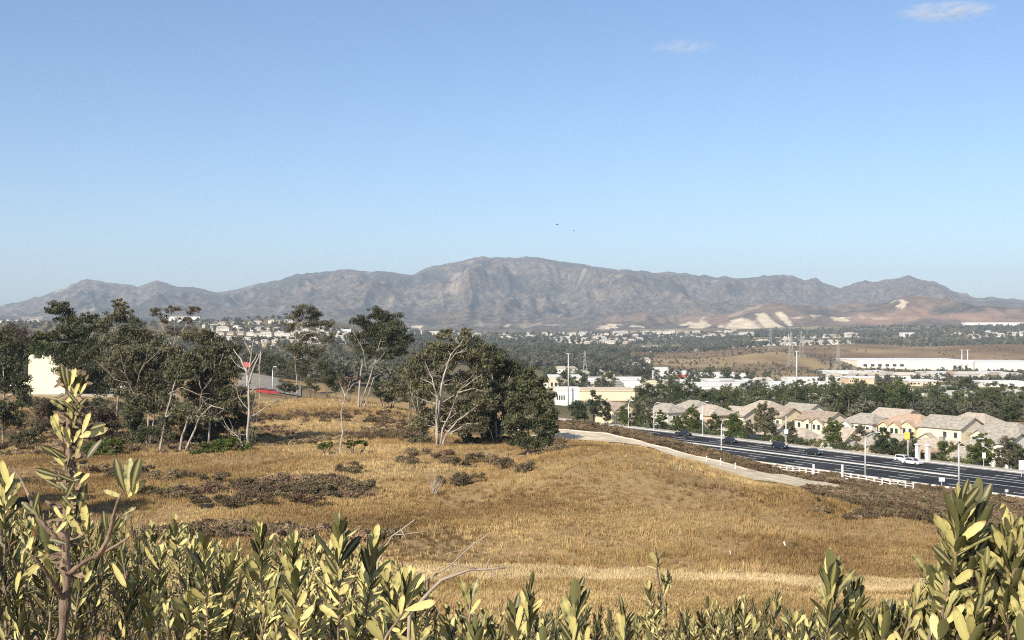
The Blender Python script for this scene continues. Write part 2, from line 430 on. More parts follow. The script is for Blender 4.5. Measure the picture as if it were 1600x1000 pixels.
# ------------------------------------------------------------------ mountains
RIDGE = [(-2600, 470), (-1500, 455), (-700, 440), (-300, 465), (0, 480), (60, 463), (100, 452), (135, 435), (160, 440), (200, 446), (215, 449), (245, 438), (275, 446), (320, 451), (345, 457),
         (380, 450), (430, 437), (480, 425), (540, 422), (600, 425), (645, 428), (680, 416), (720, 407), (760, 400), (800, 402), (850, 404), (900, 412),
         (960, 420), (1000, 423), (1060, 427), (1120, 431), (1150, 435), (1165, 432), (1190, 431), (1215, 428), (1240, 431), (1256, 439), (1275, 431),
         (1295, 447), (1312, 451), (1350, 439), (1370, 442), (1390, 435), (1420, 430), (1450, 440), (1460, 441), (1490, 455), (1525, 463), (1560, 465),
         (1600, 470), (1800, 455), (2200, 440), (3000, 455), (4200, 450)]
mu = np.concatenate([np.arange(-2400, -120, 30.0), np.arange(-120, 1720, 2.6), np.arange(1720, 4000, 30.0)])
D0, D1, D2 = 4200.0, 9200.0, 12500.0
md = np.concatenate([np.linspace(D0, D1, 260), np.linspace(D1, D2, 24)[1:]])
MD, MU = np.meshgrid(md, mu, indexing='ij')
ry = np.interp(MU, [r[0] for r in RIDGE], [r[1] for r in RIDGE])
ry = ry + 1.6 * fbm(MU / 16, MU * 0 + 3, 78, 4)
base_y = np.interp(MU, [-2000, 0, 400, 640, 900, 1200, 1600, 3000], [515, 512, 512, 517, 520, 516, 512, 510])
MX = MD * (MU - 800) / F
t = np.clip((MD - D0) / (D1 - D0), 0, 1)
warp = fbm(MX / 1800, MD / 1800, 41, 3)
prof = smooth(0.02, 1.0, t) * 0.35 + t ** 1.25 * 0.65
yy = base_y + 4 + (ry - base_y - 4) * prof
Z = -(yy - 500) * MD / F
rel = np.maximum(Z - (-(base_y - 500) * MD / F), 0)
rg = ridged(MX / 760 + 0.7 * warp, MD / 1900 + 0.6 * warp, 51, 5) - 0.45
fine = ridged(MX / 240 + 0.8 * warp, MD / 800 + 0.5 * warp, 61, 5) - 0.45
env = np.sin(np.pi * np.clip(t, 0, 1)) ** 0.8
Z += rg * (30 + 0.75 * rel) * env * 1.25 + fine * (26 + 0.62 * rel) * env ** .6 + 26 * (ridged(MX / 150 + .4 * warp, MD / 230, 71, 4) - .45) * smooth(0.05, 0.2, t)
# foothills on the right, in front of the main range
def hump(px, d, sx, sd, h): return h * np.exp(-((MU - px) / sx) ** 2 - ((MD - d) / sd) ** 2)
foot = (hump(1150, 5300, 75, 420, 52) + hump(1215, 5100, 60, 330, 42) + hump(1290, 5400, 90, 450, 50) + hump(1420, 5300, 120, 500, 66)
        + hump(1560, 5200, 130, 500, 75) + hump(1000, 5600, 90, 400, 30) + hump(700, 5600, 80, 400, 22) + hump(1700, 5200, 150, 500, 60))
Z += foot * (0.75 + 0.55 * ridged(MX / 330, MD / 400, 81, 4))
back = np.clip((MD - D1) / (D2 - D1), 0, 1)
Z = Z - back * (250 + rel * 0.8)
# never let the slopes in front poke above the skyline
ry = ry + 1.3 * fbm(MU / 14, MU * 0, 77, 4)
ylim = ry + 3 + 14 * (1 - t)
zl = -(ylim - 500) * MD / F
Z = np.where(MD < D1, np.minimum(Z, zl), Z)
nr, nu = MX.shape
ii, jj = np.meshgrid(np.arange(nr - 1), np.arange(nu - 1), indexing='ij')
quads = np.stack([ii * nu + jj, ii * nu + jj + 1, (ii + 1) * nu + jj + 1, (ii + 1) * nu + jj], -1).reshape(-1, 4)
mme = mesh_np('mountain_range', np.stack([MX, MD, Z + CZ], -1).reshape(-1, 3), quads, (), True)
MPY = 500 - Z * F / MD
scar = fbm(MX / 160, MD / 260, 91, 4)
pale = smooth(.42, .62, scar) * .5
jx = 16 * fbm(MX / 70, MD / 110, 96, 4); jy = 7 * fbm(MX / 60, MD / 90, 97, 4)
def cutm(px, py, rx, ry_): return np.exp(-(((MU + jx - px) / rx) ** 2 + ((MPY + jy - py) / ry_) ** 2) ** 3)
foot_on = smooth(6200, 5900, MD)
cuts = np.maximum.reduce([cutm(1206, 504, 32, 14), cutm(1155, 509, 30, 11), cutm(1092, 506, 22, 8), cutm(1262, 496, 20, 5), cutm(1312, 499, 18, 4), cutm(1410, 476, 12, 6), cutm(995, 508, 14, 3), cutm(950, 510, 14, 2), cutm(790, 509, 8, 2), cutm(650, 512, 10, 3)])
cuts = smooth(.25, .55, cuts * foot_on) * smooth(-.45, -.1, fbm(MX / 45, MD / 400, 98, 4))
redd = np.maximum.reduce([cutm(1460, 488, 90, 16), cutm(1370, 500, 90, 12), cutm(1550, 492, 80, 16), .6 * cutm(1120, 498, 80, 10)]) * foot_on * smooth(-.5, .1, scar)
redd = np.maximum(redd, .5 * smooth(10, 32, foot) * smooth(-.4, .2, scar))
flat_green = smooth(.05, .45, fbm(MX / 300, MD / 500, 95, 4))
ca = mme.color_attributes.new('cover', 'FLOAT_COLOR', 'POINT')
ca.data.foreach_set('color', np.stack([np.clip(np.maximum(pale * .55, cuts), 0, 1), flat_green, redd, np.ones_like(scar)], -1).reshape(-1).astype(np.float32))
def mountain_material():
    m, nt, p = new_mat('chaparral_mountain', .95, .02)
    N, L = nt.nodes, nt.links
    geo = N.new('ShaderNodeNewGeometry')
    at = N.new('ShaderNodeAttribute'); at.attribute_name = 'cover'
    sep = N.new('ShaderNodeSeparateColor'); L.new(at.outputs['Color'], sep.inputs[0])
    def nz(scale, c0, c1, a=.35, b=.65):
        n = N.new('ShaderNodeTexNoise'); n.inputs['Scale'].default_value = scale; n.inputs['Detail'].default_value = 8; n.inputs['Roughness'].default_value = .7
        L.new(geo.outputs['Position'], n.inputs['Vector'])
        r = N.new('ShaderNodeValToRGB'); r.color_ramp.elements[0].position = a; r.color_ramp.elements[1].position = b
        r.color_ramp.elements[0].color = rgba(c0); r.color_ramp.elements[1].color = rgba(c1)
        L.new(n.outputs[0], r.inputs[0]); return r.outputs[0]
    def mix(f, a, b):
        x = N.new('ShaderNodeMix'); x.data_type = 'RGBA'; L.new(f, x.inputs['Factor']); L.new(a, x.inputs[6]); L.new(b, x.inputs[7]); return x.outputs[2]
    c = mix(sep.outputs[1], nz(.022, (.058, .049, .039), (.21, .168, .125), .38, .62), nz(.03, (.030, .031, .025), (.105, .098, .073), .38, .62))
    c = mix(sep.outputs[2], c, nz(.01, (.27, .16, .105), (.42, .27, .18)))
    c = mix(sep.outputs[0], c, nz(.02, (.60, .47, .30), (.82, .70, .50)))
    L.new(c, p.inputs['Base Color'])
    nb = N.new('ShaderNodeTexNoise'); nb.inputs['Scale'].default_value = .02; nb.inputs['Detail'].default_value = 8; nb.inputs['Roughness'].default_value = .7
    L.new(geo.outputs['Position'], nb.inputs['Vector'])
    bp = N.new('ShaderNodeBump'); bp.inputs['Strength'].default_value = .9; bp.inputs['Distance'].default_value = 14
    L.new(nb.outputs[0], bp.inputs['Height']); L.new(bp.outputs[0], p.inputs['Normal'])
    return m
mme.materials.append(mountain_material())
tag(link('mountain_range', mme), kind='structure')

# ------------------------------------------------------------------ road, kerbs, markings, pavement
def strip(name, t0, t1, s0, s1, z0, z1, m, parent=None, n=1):
    b = MB()
    for i in range(n):
        a0 = t0 + (t1 - t0) * i / n; a1 = t0 + (t1 - t0) * (i + 1) / n
        P = [road_xy(a0, s0), road_xy(a1, s0), road_xy(a1, s1), road_xy(a0, s1)]
        lo = [(p[0], p[1], CZ + ROAD_Z + z0) for p in P]; hi = [(p[0], p[1], CZ + ROAD_Z + z1) for p in P]
        b.quad(hi); b.quad([lo[0], lo[1], hi[1], hi[0]]); b.quad([lo[2], lo[3], hi[3], hi[2]])
        if i == 0: b.quad([lo[3], lo[0], hi[0], hi[3]])
        if i == n - 1: b.quad([lo[1], lo[2], hi[2], hi[1]])
    return b.build(name, m, parent)
T0, T1 = -98, 170
road = tag(strip('road', T0, T1, -12.4, 12.4, -.3, .06, M['asphalt'], n=8), kind='structure')
for s0, s1 in ((-3.65, -3.35), (3.35, 3.65), (-11.95, -11.7), (11.55, 11.85), (0.85, 1.15)):
    strip('lane_line', T0, T1, s0, s1, .03, .066, M['paint'], road, 6)
for s in (-9.2, -6.5, 6.3, 9.0):
    tt = T0 + 2 + (s % 3)
    while tt < T1 - 6:
        strip('lane_dash', tt, tt + 4.2, s - .14, s + .14, .03, .066, M['paint'], road); tt += 11.5
median = tag(strip('median_kerb', T0, 40, -.55, .1, 0, .22, M['kerb'], n=6), kind='structure')
tag(strip('kerb_near', T0, T1, -12.75, -12.4, -.2, .2, M['kerb'], n=4), kind='structure')
tag(strip('kerb_far', T0, T1, 12.4, 12.75, -.2, .2, M['kerb'], n=4), kind='structure')
tag(strip('pavement_far', T0, T1, 12.75, 15.3, -.3, .18, M['concrete'], n=4), kind='structure')

# pale trail behind the crest of the hill
TR = [(820, 158, 12), (860, 156, 13), (910, 155, 13), (960, 152.5, 9), (1005, 150, 5), (1040, 149, 4), (1090, 142, 8), (1150, 138, 15), (1205, 138, 18), (1240, 141, 12), (1266, 152, 7), (1284, 174, 4), (1295, 199, 4)]
tp = []; tw_ = []
for k in range(len(TR) - 1):
    for q in range(6):
        f = q / 6; pxx = TR[k][0] * (1 - f) + TR[k + 1][0] * f; dd = TR[k][1] * (1 - f) + TR[k + 1][1] * f
        tp.append(np.array([(pxx - 800) * dd / F, dd])); tw_.append(TR[k][2] * (1 - f) + TR[k + 1][2] * f)
tp.append(np.array([(TR[-1][0] - 800) * TR[-1][1] / F, TR[-1][1]]))
tw_.append(TR[-1][2]); tp = np.array(tp); tp = np.stack([_blur(tp[None, :, 0], 9, 1)[0], _blur(tp[None, :, 1], 9, 1)[0]], -1)
b = MB(); kb = MB(); pts = []
for i in range(len(tp)):
    tg = tp[min(i + 1, len(tp) - 1)] - tp[max(i - 1, 0)]; tg /= np.linalg.norm(tg); nn = np.array([-tg[1], tg[0]])
    pts.append([tp[i] + nn * w * tw_[i] / 2 for w in (-1, -.75, -.5, -.25, 0, .25, .5, .75, 1)])
trail_z = lambda p: CZ + float(ground_z(p[0], p[1])) + .10
for i in range(len(pts) - 1):
    for k in range(8):
        a, c, e, f = pts[i][k], pts[i][k + 1], pts[i + 1][k + 1], pts[i + 1][k]
        b.quad([(p[0], p[1], trail_z(p)) for p in (a, c, e, f)])
for side in (8,): kb.tube([(p[side][0], p[side][1], trail_z(p[side]) + .02) for p in pts[:40]], .14, 4)
trail = tag(b.build('trail', M['trail']), kind='structure')
kb.build('edging', M['concrete'], trail)
TRAIL = tp; TRAIL_W = np.array(tw_)
# ------------------------------------------------------------------ foliage makers
def leaf_cloud(lobes, cov, size, droop=0.0, clump=0.44, seed=1, aspect=0.36, flat=0.0):
    """small leaf-sized quads gathered in clumps through each ellipsoid (centre, rx, ry, rz)"""
    r = np.random.default_rng(seed); V = []
    for (c, rx, ry, rz) in lobes:
        area = math.pi * max(rx, .2) * max(rz, .2)
        n = int(5.8 * cov * area / (size * size * aspect)) + 8
        k = max(8, int(12 + 2.2 * area ** .75))
        d = r.normal(size=(k, 3)); d /= np.linalg.norm(d, axis=1)[:, None]
        rad = r.uniform(.05, 1.0, k) ** .55
        cc = d * rad[:, None] * np.array([rx, ry, rz]) * .86
        cs = clump * r.uniform(.5, 1.15, k)
        w = cs ** 2; w /= w.sum()
        ci = r.choice(k, n, p=w)
        off = r.normal(size=(n, 3)); off /= np.linalg.norm(off, axis=1)[:, None]
        off *= (r.uniform(0, 1, n) ** .55)[:, None]
        mr = np.array([rx, ry, rz]) * .55 + .45 * min(rx, ry, rz)
        p = cc[ci] + off * cs[ci][:, None] * mr * np.array([1, 1, .75])
        p += np.array(c)
        ax = r.normal(size=(n, 3)); ax[:, 2] -= droop; ax /= np.linalg.norm(ax, axis=1)[:, None]
        sd = r.normal(size=(n, 3)); sd = np.cross(ax, sd); sd /= np.linalg.norm(sd, axis=1)[:, None]
        ln = size * r.uniform(.6, 1.3, n)[:, None]
        a = ax * ln * .5; b_ = sd * ln * aspect * .5
        V.append(np.stack([p - a, p + b_ - a * .1, p + a, p - b_ - a * .1], 1))
    V = np.concatenate(V).reshape(-1, 3)
    return V, np.arange(len(V)).reshape(-1, 4)

def bend(p0, p1, n, wob, r, sag=0.0):
    p0 = Vector(p0); p1 = Vector(p1); L = (p1 - p0).length; out = []
    o = Vector((r.uniform(-1, 1), r.uniform(-1, 1), r.uniform(-.4, .4))) * wob * L
    o2 = Vector((r.uniform(-1, 1), r.uniform(-1, 1), r.uniform(-.5, .5))) * wob * .5 * L
    for i in range(n + 1):
        f = i / n
        out.append(p0.lerp(p1, f) + o * math.sin(math.pi * f) + o2 * math.sin(2 * math.pi * f) + Vector((0, 0, -sag * L * math.sin(math.pi * f))))
    return out

def path_at(pts, f):
    x = f * (len(pts) - 1); i = min(int(x), len(pts) - 2)
    return pts[i].lerp(pts[i + 1], x - i)

def tree(name, label, px, d, lobes, stems, leaf='leaf_olive', bark='bark_pale', r0=.16, cov=1.28, size=.36, droop=1.2,
         seed=1, twigs=4, bare=(), cat='tree', group=None, wob=.07, dep=.8):
    """lobes: (px, py, rx, ry[, depth]) at the tree's distance; stems: lists of (px, py[, depth]) from the foot up"""
    r = random.Random(seed); base = G(px, d); k = d / F
    root = empty(name, base); tag(root, label, cat, group)
    def loc(a, b, dy=0.0): return Vector(((a - 800) * k, d + dy, CZ - (b - 500) * k)) - base
    paths = []
    for i, st in enumerate(stems):
        pts = [loc(*q) for q in st]
        if i == 0 or len(st[0]) < 4:
            g = GXY(pts[0].x + base.x, pts[0].y + base.y) - base
            if abs(pts[0].z - g.z) < 4 or i == 0: pts[0].z = g.z - .3
        fine = []
        for a in range(len(pts) - 1):
            seg = bend(pts[a], pts[a + 1], 4, wob * .5, r)
            fine += seg if a == 0 else seg[1:]
        rr = .86 * r0 * (1 if i == 0 else r.uniform(.55, .85))
        m = MB(); n = len(fine)
        m.tube(fine, [rr * (1.18 if q == 0 else 1) * (1 - .78 * q / (n - 1)) for q in range(n)], 7)
        m.build('trunk' if i == 0 else 'limb', M[bark], root, True)
        paths.append((fine, rr))
    wl = []
    for q in lobes:
        a, b, rx, ry = q[:4]; dy = q[4] if len(q) > 4 else r.uniform(-1, 1) * dep * .6 * max(rx, ry) * k
        c = loc(a, b, dy); rxw = rx * k; rzw = ry * k; ryw = dep * (rxw + rzw) * .5
        wl.append((tuple(c), rxw * (1.18 if px < 420 else 1.06), ryw * 1.05, rzw * (1.25 if px < 420 else 1.1)))
        best = None
        for fine, rr in paths:
            for f in (.35, .5, .65, .8, .97):
                p = path_at(fine, f)
                if p.z < c.z - .1 * rzw or f > .9:
                    s = (p - c).length + .6 * max(0, p.z - c.z)
                    if best is None or s < best[0]: best = (s, p, rr * (1 - .78 * f))
        if best is None: continue
        pts = bend(best[1], c, 5, wob, r); r1 = min(best[2] * .8, .12)
        limb = MB(); limb.tube(pts, [r1 * (1 - .65 * i / 5) for i in range(6)], 5)
        for _ in range(twigs):
            e = c + Vector((r.uniform(-1, 1) * rxw, r.uniform(-1, 1) * ryw, r.uniform(-.7, .9) * rzw)) * .9
            s_ = path_at(pts, r.uniform(.45, .95)); tp_ = bend(s_, e, 3, .1, r)
            limb.tube(tp_, [r1 * .42, r1 * .32, r1 * .22, r1 * .12], 4)
        limb.build('branch', M[bark], root, True)
    for q in bare:                                    # leafless outer branches that the photo shows
        pts = [loc(*w) for w in q]; fine = []
        for a in range(len(pts) - 1):
            seg = bend(pts[a], pts[a + 1], 3, .06, r); fine += seg if a == 0 else seg[1:]
        limb = MB(); n = len(fine); limb.tube(fine, [max(.02, r0 * .36 * (1 - .8 * i / (n - 1))) for i in range(n)], 5)
        for _ in range(3):
            s_ = path_at(fine, r.uniform(.35, .9)); L = (fine[-1] - fine[0]).length * r.uniform(.2, .45)
            e = s_ + (fine[-1] - fine[0]).normalized() * L * .6 + Vector((r.uniform(-1, 1), r.uniform(-1, 1), r.uniform(-.2, 1))) * L * .6
            limb.tube(bend(s_, e, 3, .08, r), [r0 * .16, r0 * .12, r0 * .08, r0 * .04], 4)
        limb.build('branch', M[bark], root, True)
    if wl:
        V, Q = leaf_cloud(wl, cov, size, droop, seed=seed * 13 + 5)
        link('crown', mesh_np('crown', V, Q, (M[leaf],)), root)
    return root

def bush(name, label, px, d, lobes, leaf='leaf_green', cov=1.6, size=.3, seed=1, cat='shrub', group=None, bark='bark_dark'):
    """lobes (px, py, rx, ry): a low plant that leafs to the ground"""
    r = random.Random(seed); base = G(px, d); k = d / F
    root = empty(name, base); tag(root, label, cat, group)
    wl = []; st = MB()
    for a, b, rx, ry in lobes:
        c = Vector(((a - 800) * k, d + r.uniform(-.4, .4) * rx * k, CZ - (b - 500) * k)) - base
        g = float(ground_z(base.x + c.x, base.y + c.y)) + CZ - base.z
        c.z = max(c.z, g + .35 * ry * k)
        wl.append((tuple(c), rx * k, (rx + ry) * .5 * k, ry * k))
        foot = Vector((c.x * .4, c.y * .4, min(0, g) - .1))
        for _ in range(3):
            e = c + Vector((r.uniform(-.7, .7) * rx * k, r.uniform(-.5, .5) * rx * k, r.uniform(0, .8) * ry * k))
            st.tube(bend(foot, e, 4, .08, r), [.07, .055, .04, .03, .015], 5)
    st.build('stems', M[bark], root, True)
    V, Q = leaf_cloud(wl, cov, size, .1, seed=seed * 7 + 3, clump=.4)
    link('crown', mesh_np('crown', V, Q, (M[leaf],)), root)
    return root

# ------------------------------------------------------------------ the eucalyptus grove
GR = 'eucalyptus trees of the grove'
tree('eucalyptus_tree', 'eucalyptus cut by the left picture edge, pale trunk left of the cream building', 6, 150,
     [(8, 532, 26, 16), (-25, 540, 30, 22), (24, 560, 22, 22), (-8, 585, 30, 26), (30, 610, 20, 26), (-10, 640, 28, 26), (22, 655, 20, 18)],
     [[(6, 690), (5, 640), (6, 600), (4, 560), (8, 535)]], 'leaf_dark', seed=1, group=GR)
tree('eucalyptus_tree', 'tall dark eucalyptus rising just right of the cream building', 122, 172,
     [(90, 482, 24, 11), (108, 500, 24, 13), (140, 497, 16, 9), (128, 518, 34, 16), (75, 528, 26, 11), (160, 512, 18, 14), (100, 545, 40, 18), (145, 545, 30, 24), (120, 575, 34, 22), (150, 590, 26, 26)],
     [[(122, 660), (124, 610), (116, 560), (110, 520), (96, 485)], [(118, 600), (140, 560), (152, 510)]], 'leaf_dark', seed=2, cov=1.5, group=GR)
tree('eucalyptus_tree', 'eucalyptus with a small high top tuft against the left peak', 178, 165,
     [(187, 476, 12, 8), (194, 485, 12, 9), (176, 495, 20, 11), (160, 508, 14, 11), (205, 508, 20, 13), (222, 522, 26, 15), (185, 530, 26, 14), (240, 535, 20, 15), (205, 552, 34, 18), (170, 565, 24, 18)],
     [[(182, 670), (186, 610), (178, 560), (175, 520), (188, 480)], [(183, 610), (205, 570), (228, 525)]], 'leaf_olive', seed=3, cov=1.35, group=GR,
     bare=[[(176, 545), (172, 520), (168, 505)], [(205, 570), (212, 545), (216, 520)]])
tree('eucalyptus_tree', 'broad olive eucalyptus with bare forked limbs in front of its crown', 232, 142,
     [(205, 560, 34, 22), (245, 548, 36, 20), (275, 565, 30, 24), (230, 585, 40, 22), (190, 590, 24, 22), (268, 600, 30, 24), (215, 615, 28, 20), (250, 630, 26, 16)],
     [[(230, 705), (232, 650), (222, 610), (218, 570)], [(232, 650), (246, 605), (262, 560)]], 'leaf_olive', seed=4, cov=1.5, group=GR,
     bare=[[(228, 625, -3), (216, 596, -3.5), (196, 590, -4), (176, 568, -4)], [(222, 610, -3), (212, 580, -4), (206, 552, -4)], [(226, 600, -3), (240, 570, -4), (266, 545, -4)]])
tree('eucalyptus_tree', 'thin sparse eucalyptus whose three tufts stand over the long white roof', 272, 195,
     [(243, 488, 13, 7), (272, 484, 12, 8), (302, 486, 12, 8), (258, 500, 12, 6), (290, 500, 14, 6), (270, 518, 22, 8), (300, 520, 16, 8)],
     [[(272, 630), (270, 570), (274, 525), (272, 488)], [(272, 545), (256, 515), (244, 490)], [(274, 535), (290, 508), (302, 488)]], 'leaf_brown', seed=5, cov=.75, r0=.16, group=GR)
tree('eucalyptus_tree', 'dense eucalyptus right of centre in the left grove, white forked trunk below', 330, 146,
     [(315, 530, 34, 18), (350, 540, 30, 18), (358, 566, 16, 18), (330, 565, 40, 22), (300, 580, 28, 22), (352, 600, 26, 22), (318, 610, 32, 20), (375, 625, 22, 22), (340, 635, 34, 18)],
     [[(326, 705), (326, 650), (330, 610), (336, 560), (330, 530)], [(328, 640), (346, 600), (358, 566)]], 'leaf_olive', seed=6, cov=1.55, group=GR,
     bare=[[(326, 640, -4), (331, 606, -4.4), (345, 590, -4.5)], [(330, 606, -4.4), (326, 590, -4.5), (322, 584, -4.5)], [(356, 568, -4), (362, 550, -4)]])
tree('eucalyptus_tree', 'slender leaning eucalyptus with a long pale trunk in the left grove', 250, 134,
     [(292, 562, 20, 14), (305, 575, 18, 16), (272, 590, 18, 14), (265, 655, 22, 20), (290, 640, 20, 16)],
     [[(250, 712), (256, 668), (266, 625), (276, 585), (290, 548)]], 'leaf_olive', seed=7, cov=1.3, r0=.17, group=GR,
     bare=[[(268, 615, -1), (290, 604, -1.5), (320, 616, -2), (335, 640, -2)], [(270, 612, -1), (284, 620, -1), (298, 632, -1)]])
tree('eucalyptus_tree', 'bent bare-limbed eucalyptus with a pale foot by the rounded green shrub', 281, 131,
     [(300, 650, 16, 10), (330, 655, 18, 10), (282, 640, 14, 10)],
     [[(280, 716), (285, 680), (294, 652), (304, 640)], [(288, 672), (310, 655), (330, 634), (352, 640)]], 'leaf_olive', seed=8, cov=.6, r0=.19, group=GR,
     bare=[[(290, 660), (312, 640), (318, 624)], [(298, 648), (326, 652), (350, 655)], [(292, 655), (330, 648), (352, 668), (372, 690)]])
tree('dead_tree', 'leafless whitish dead tree standing at the right end of the left grove', 388, 127,
     [(392, 690, 10, 8), (398, 672, 8, 8)],
     [[(388, 707), (387, 670), (389, 630), (387, 590), (392, 560), (397, 530)], [(389, 600), (398, 570), (408, 548)], [(388, 585), (376, 560), (364, 545)]],
     'leaf_olive', 'bark_dead', seed=9, cov=.4, r0=.19, group=None,
     bare=[[(388, 580), (372, 572), (360, 555)], [(390, 575), (402, 552), (410, 560)], [(392, 555), (386, 540), (380, 528)], [(394, 650), (410, 640), (428, 628), (436, 622)],
           [(388, 640), (372, 620), (368, 600)], [(384, 700), (372, 682), (356, 668), (346, 650)], [(384, 705), (376, 690), (374, 672)], [(392, 612), (404, 600), (412, 592)]])
tree('eucalyptus_tree', 'airy flat-topped eucalyptus in front of the hillside rows of houses', 470, 228,
     [(478, 484, 24, 9), (462, 492, 20, 9), (492, 492, 20, 9), (486, 504, 26, 9), (508, 510, 18, 9), (455, 510, 14, 10), (480, 525, 24, 9), (512, 528, 14, 9), (462, 545, 22, 13), (495, 550, 20, 12), (470, 570, 22, 12)],
     [[(466, 612), (462, 575), (460, 545), (462, 515), (474, 488)], [(463, 560), (474, 535), (488, 505)]], 'leaf_olive', seed=10, cov=.95, r0=.19, group=GR,
     bare=[[(461, 540, -2), (480, 522, -2), (500, 516, -2), (516, 512, -2)], [(466, 520, -2), (474, 508, -2), (480, 490, -2)]])
tree('eucalyptus_tree', 'big full-headed eucalyptus with fanned pale limbs on the tan knoll', 566, 198,
     [(590, 490, 22, 12), (606, 497, 24, 13), (565, 500, 18, 10), (578, 513, 28, 13), (618, 518, 24, 16), (600, 530, 34, 17), (626, 540, 18, 15), (558, 528, 16, 11), (610, 552, 28, 12), (572, 550, 18, 12), (640, 530, 8, 10)],
     [[(560, 637), (562, 600), (566, 570), (570, 540), (560, 515)], [(562, 635), (575, 600), (584, 570), (592, 540), (604, 510)], [(566, 612), (584, 590), (596, 584)]],
     'leaf_dark', seed=11, cov=1.6, r0=.2, group=GR,
     bare=[[(576, 580, -2), (570, 548, -2), (556, 520, -2), (552, 505, -2)], [(578, 575, -2), (596, 560, -2), (608, 545, -2)]])
tree('eucalyptus_tree', 'small eucalyptus between the full-headed tree and the white-limbed tree', 640, 178,
     [(640, 568, 18, 14), (655, 580, 16, 16), (625, 585, 16, 14), (645, 600, 20, 14), (612, 605, 18, 12), (632, 620, 20, 12)],
     [[(640, 655), (640, 620), (636, 590), (642, 570)], [(640, 630), (650, 600), (655, 580)]], 'leaf_olive', seed=12, cov=1.2, r0=.14, group=GR)
tree('young_tree', 'spindly lone sapling trunk standing on the tan knoll slope', 532, 128,
     [(548, 592, 10, 5), (560, 590, 8, 5), (538, 600, 8, 5)],
     [[(530, 708), (536, 675), (533, 645), (542, 615), (548, 594)], [(540, 622), (534, 605), (530, 596)]], 'leaf_brown', 'bark_dead', seed=13, cov=.7, r0=.13,
     bare=[[(544, 610), (552, 600), (562, 596)]])
tree('eucalyptus_tree', 'spreading eucalyptus with many white limbs fanning from one foot', 690, 134,
     [(697, 518, 11, 8), (728, 519, 12, 10), (690, 540, 34, 15, 1.5), (735, 540, 28, 18, 1.5), (665, 560, 30, 18, 1.5), (705, 565, 44, 18, 2), (748, 565, 26, 20, 2), (650, 590, 26, 20, 2),
      (690, 598, 40, 16, 3.5), (735, 600, 34, 20, 3.5), (652, 625, 20, 20, 2.5), (658, 665, 18, 22, 2.5), (720, 640, 40, 24, 3.5), (675, 650, 26, 22, 3.5), (740, 665, 32, 20, 3.5), (706, 668, 30, 20, 4.5), (755, 630, 24, 22, 2.5), (668, 610, 22, 16, 1.5), (715, 612, 30, 14, 1.5), (655, 690, 16, 10, 1)],
     [[(684, 700), (683, 665), (688, 620), (694, 585), (704, 555), (722, 535)], [(686, 700, -.4), (692, 670, -.6), (706, 640, -1), (718, 610, -1.4), (734, 590, -1.4)],
      [(690, 701, -.5), (700, 675, -1), (716, 655, -1.4), (744, 634, -1.6)], [(682, 700, -.2), (682, 655, -.4), (684, 620, -.6), (676, 590, -.6), (664, 565, -.3)]],
     'leaf_olive', seed=14, cov=1.35, r0=.21, group=GR, size=.34,
     bare=[[(696, 570, -.6), (712, 552, -.8), (730, 548, -.8)], [(718, 612, -1.6), (740, 605, -1.8), (764, 612, -1.8)], [(724, 605, -1.6), (742, 592, -1.8), (756, 584, -1.8)],
           [(700, 678, -1.2), (730, 660, -1.8), (750, 660, -1.8)], [(652, 645, -.6), (644, 615, -1), (642, 590, -1)], [(654, 645, -.6), (653, 625, -1), (655, 608, -1)]])
tree('eucalyptus_tree', 'dark eucalyptus filling the gap behind the white-limbed tree', 778, 142,
     [(762, 548, 18, 16), (778, 565, 26, 18), (800, 580, 26, 18), (770, 590, 30, 20), (810, 605, 24, 18), (775, 620, 30, 22), (800, 640, 28, 22), (762, 655, 20, 20), (785, 670, 26, 18), (770, 680, 20, 12), (752, 600, 20, 20), (745, 575, 18, 16)],
     [[(776, 698), (774, 660), (770, 620), (768, 580), (764, 550)], [(782, 698), (784, 650), (790, 610), (800, 580)]], 'leaf_dark', seed=15, cov=1.6, r0=.18, group=GR,
     bare=[[(772, 690, -2.5), (764, 664, -3), (757, 645, -3)]])
tree('broadleaf_tree', 'dense dark green tree leafing to the ground at the right end of the grove', 826, 118,
     [(826, 582, 14, 12), (838, 598, 22, 14), (818, 602, 24, 15), (850, 618, 20, 16), (830, 625, 32, 18), (802, 628, 18, 18), (858, 645, 18, 20), (832, 655, 34, 20), (808, 662, 24, 20), (848, 680, 26, 18), (822, 690, 28, 16), (860, 665, 12, 16)],
     [[(825, 722), (825, 690), (827, 650), (826, 600)]], 'leaf_dark', seed=16, cov=2.0, r0=.17, droop=.5, size=.34)
for px, d, sd_, lb in ((-255, 80, 17, 'eucalyptus left of the picture whose shadow falls on the near grass, nearer one'), (-300, 92, 18, 'eucalyptus left of the picture whose shadow falls on the near grass, farther one'), (-185, 74, 19, 'eucalyptus left of the picture whose shadow falls on the near grass, closest one')):
    yb = 500 - float(ground_z((px - 800) * d / F, d)) * F / d; k_ = 1930 / d
    tree('eucalyptus_tree', lb, px, d, [(px + a * k_, yb - b * k_, rx * k_, rz * k_) for a, b, rx, rz in ((0, 11, 2.2, 1.6), (-2, 9, 2.4, 1.8), (2.4, 9.4, 2.4, 1.6), (.5, 7.5, 3, 1.8), (-2, 5.8, 2.2, 1.6), (2.6, 6, 2.2, 1.6), (0, 3.6, 2.4, 1.4))],
         [[(px, yb), (px + k_ * .3, yb - 4 * k_), (px, yb - 10 * k_)], [(px, yb - 3 * k_), (px + 2 * k_, yb - 8 * k_)]], 'leaf_olive', seed=sd_, group=GR)
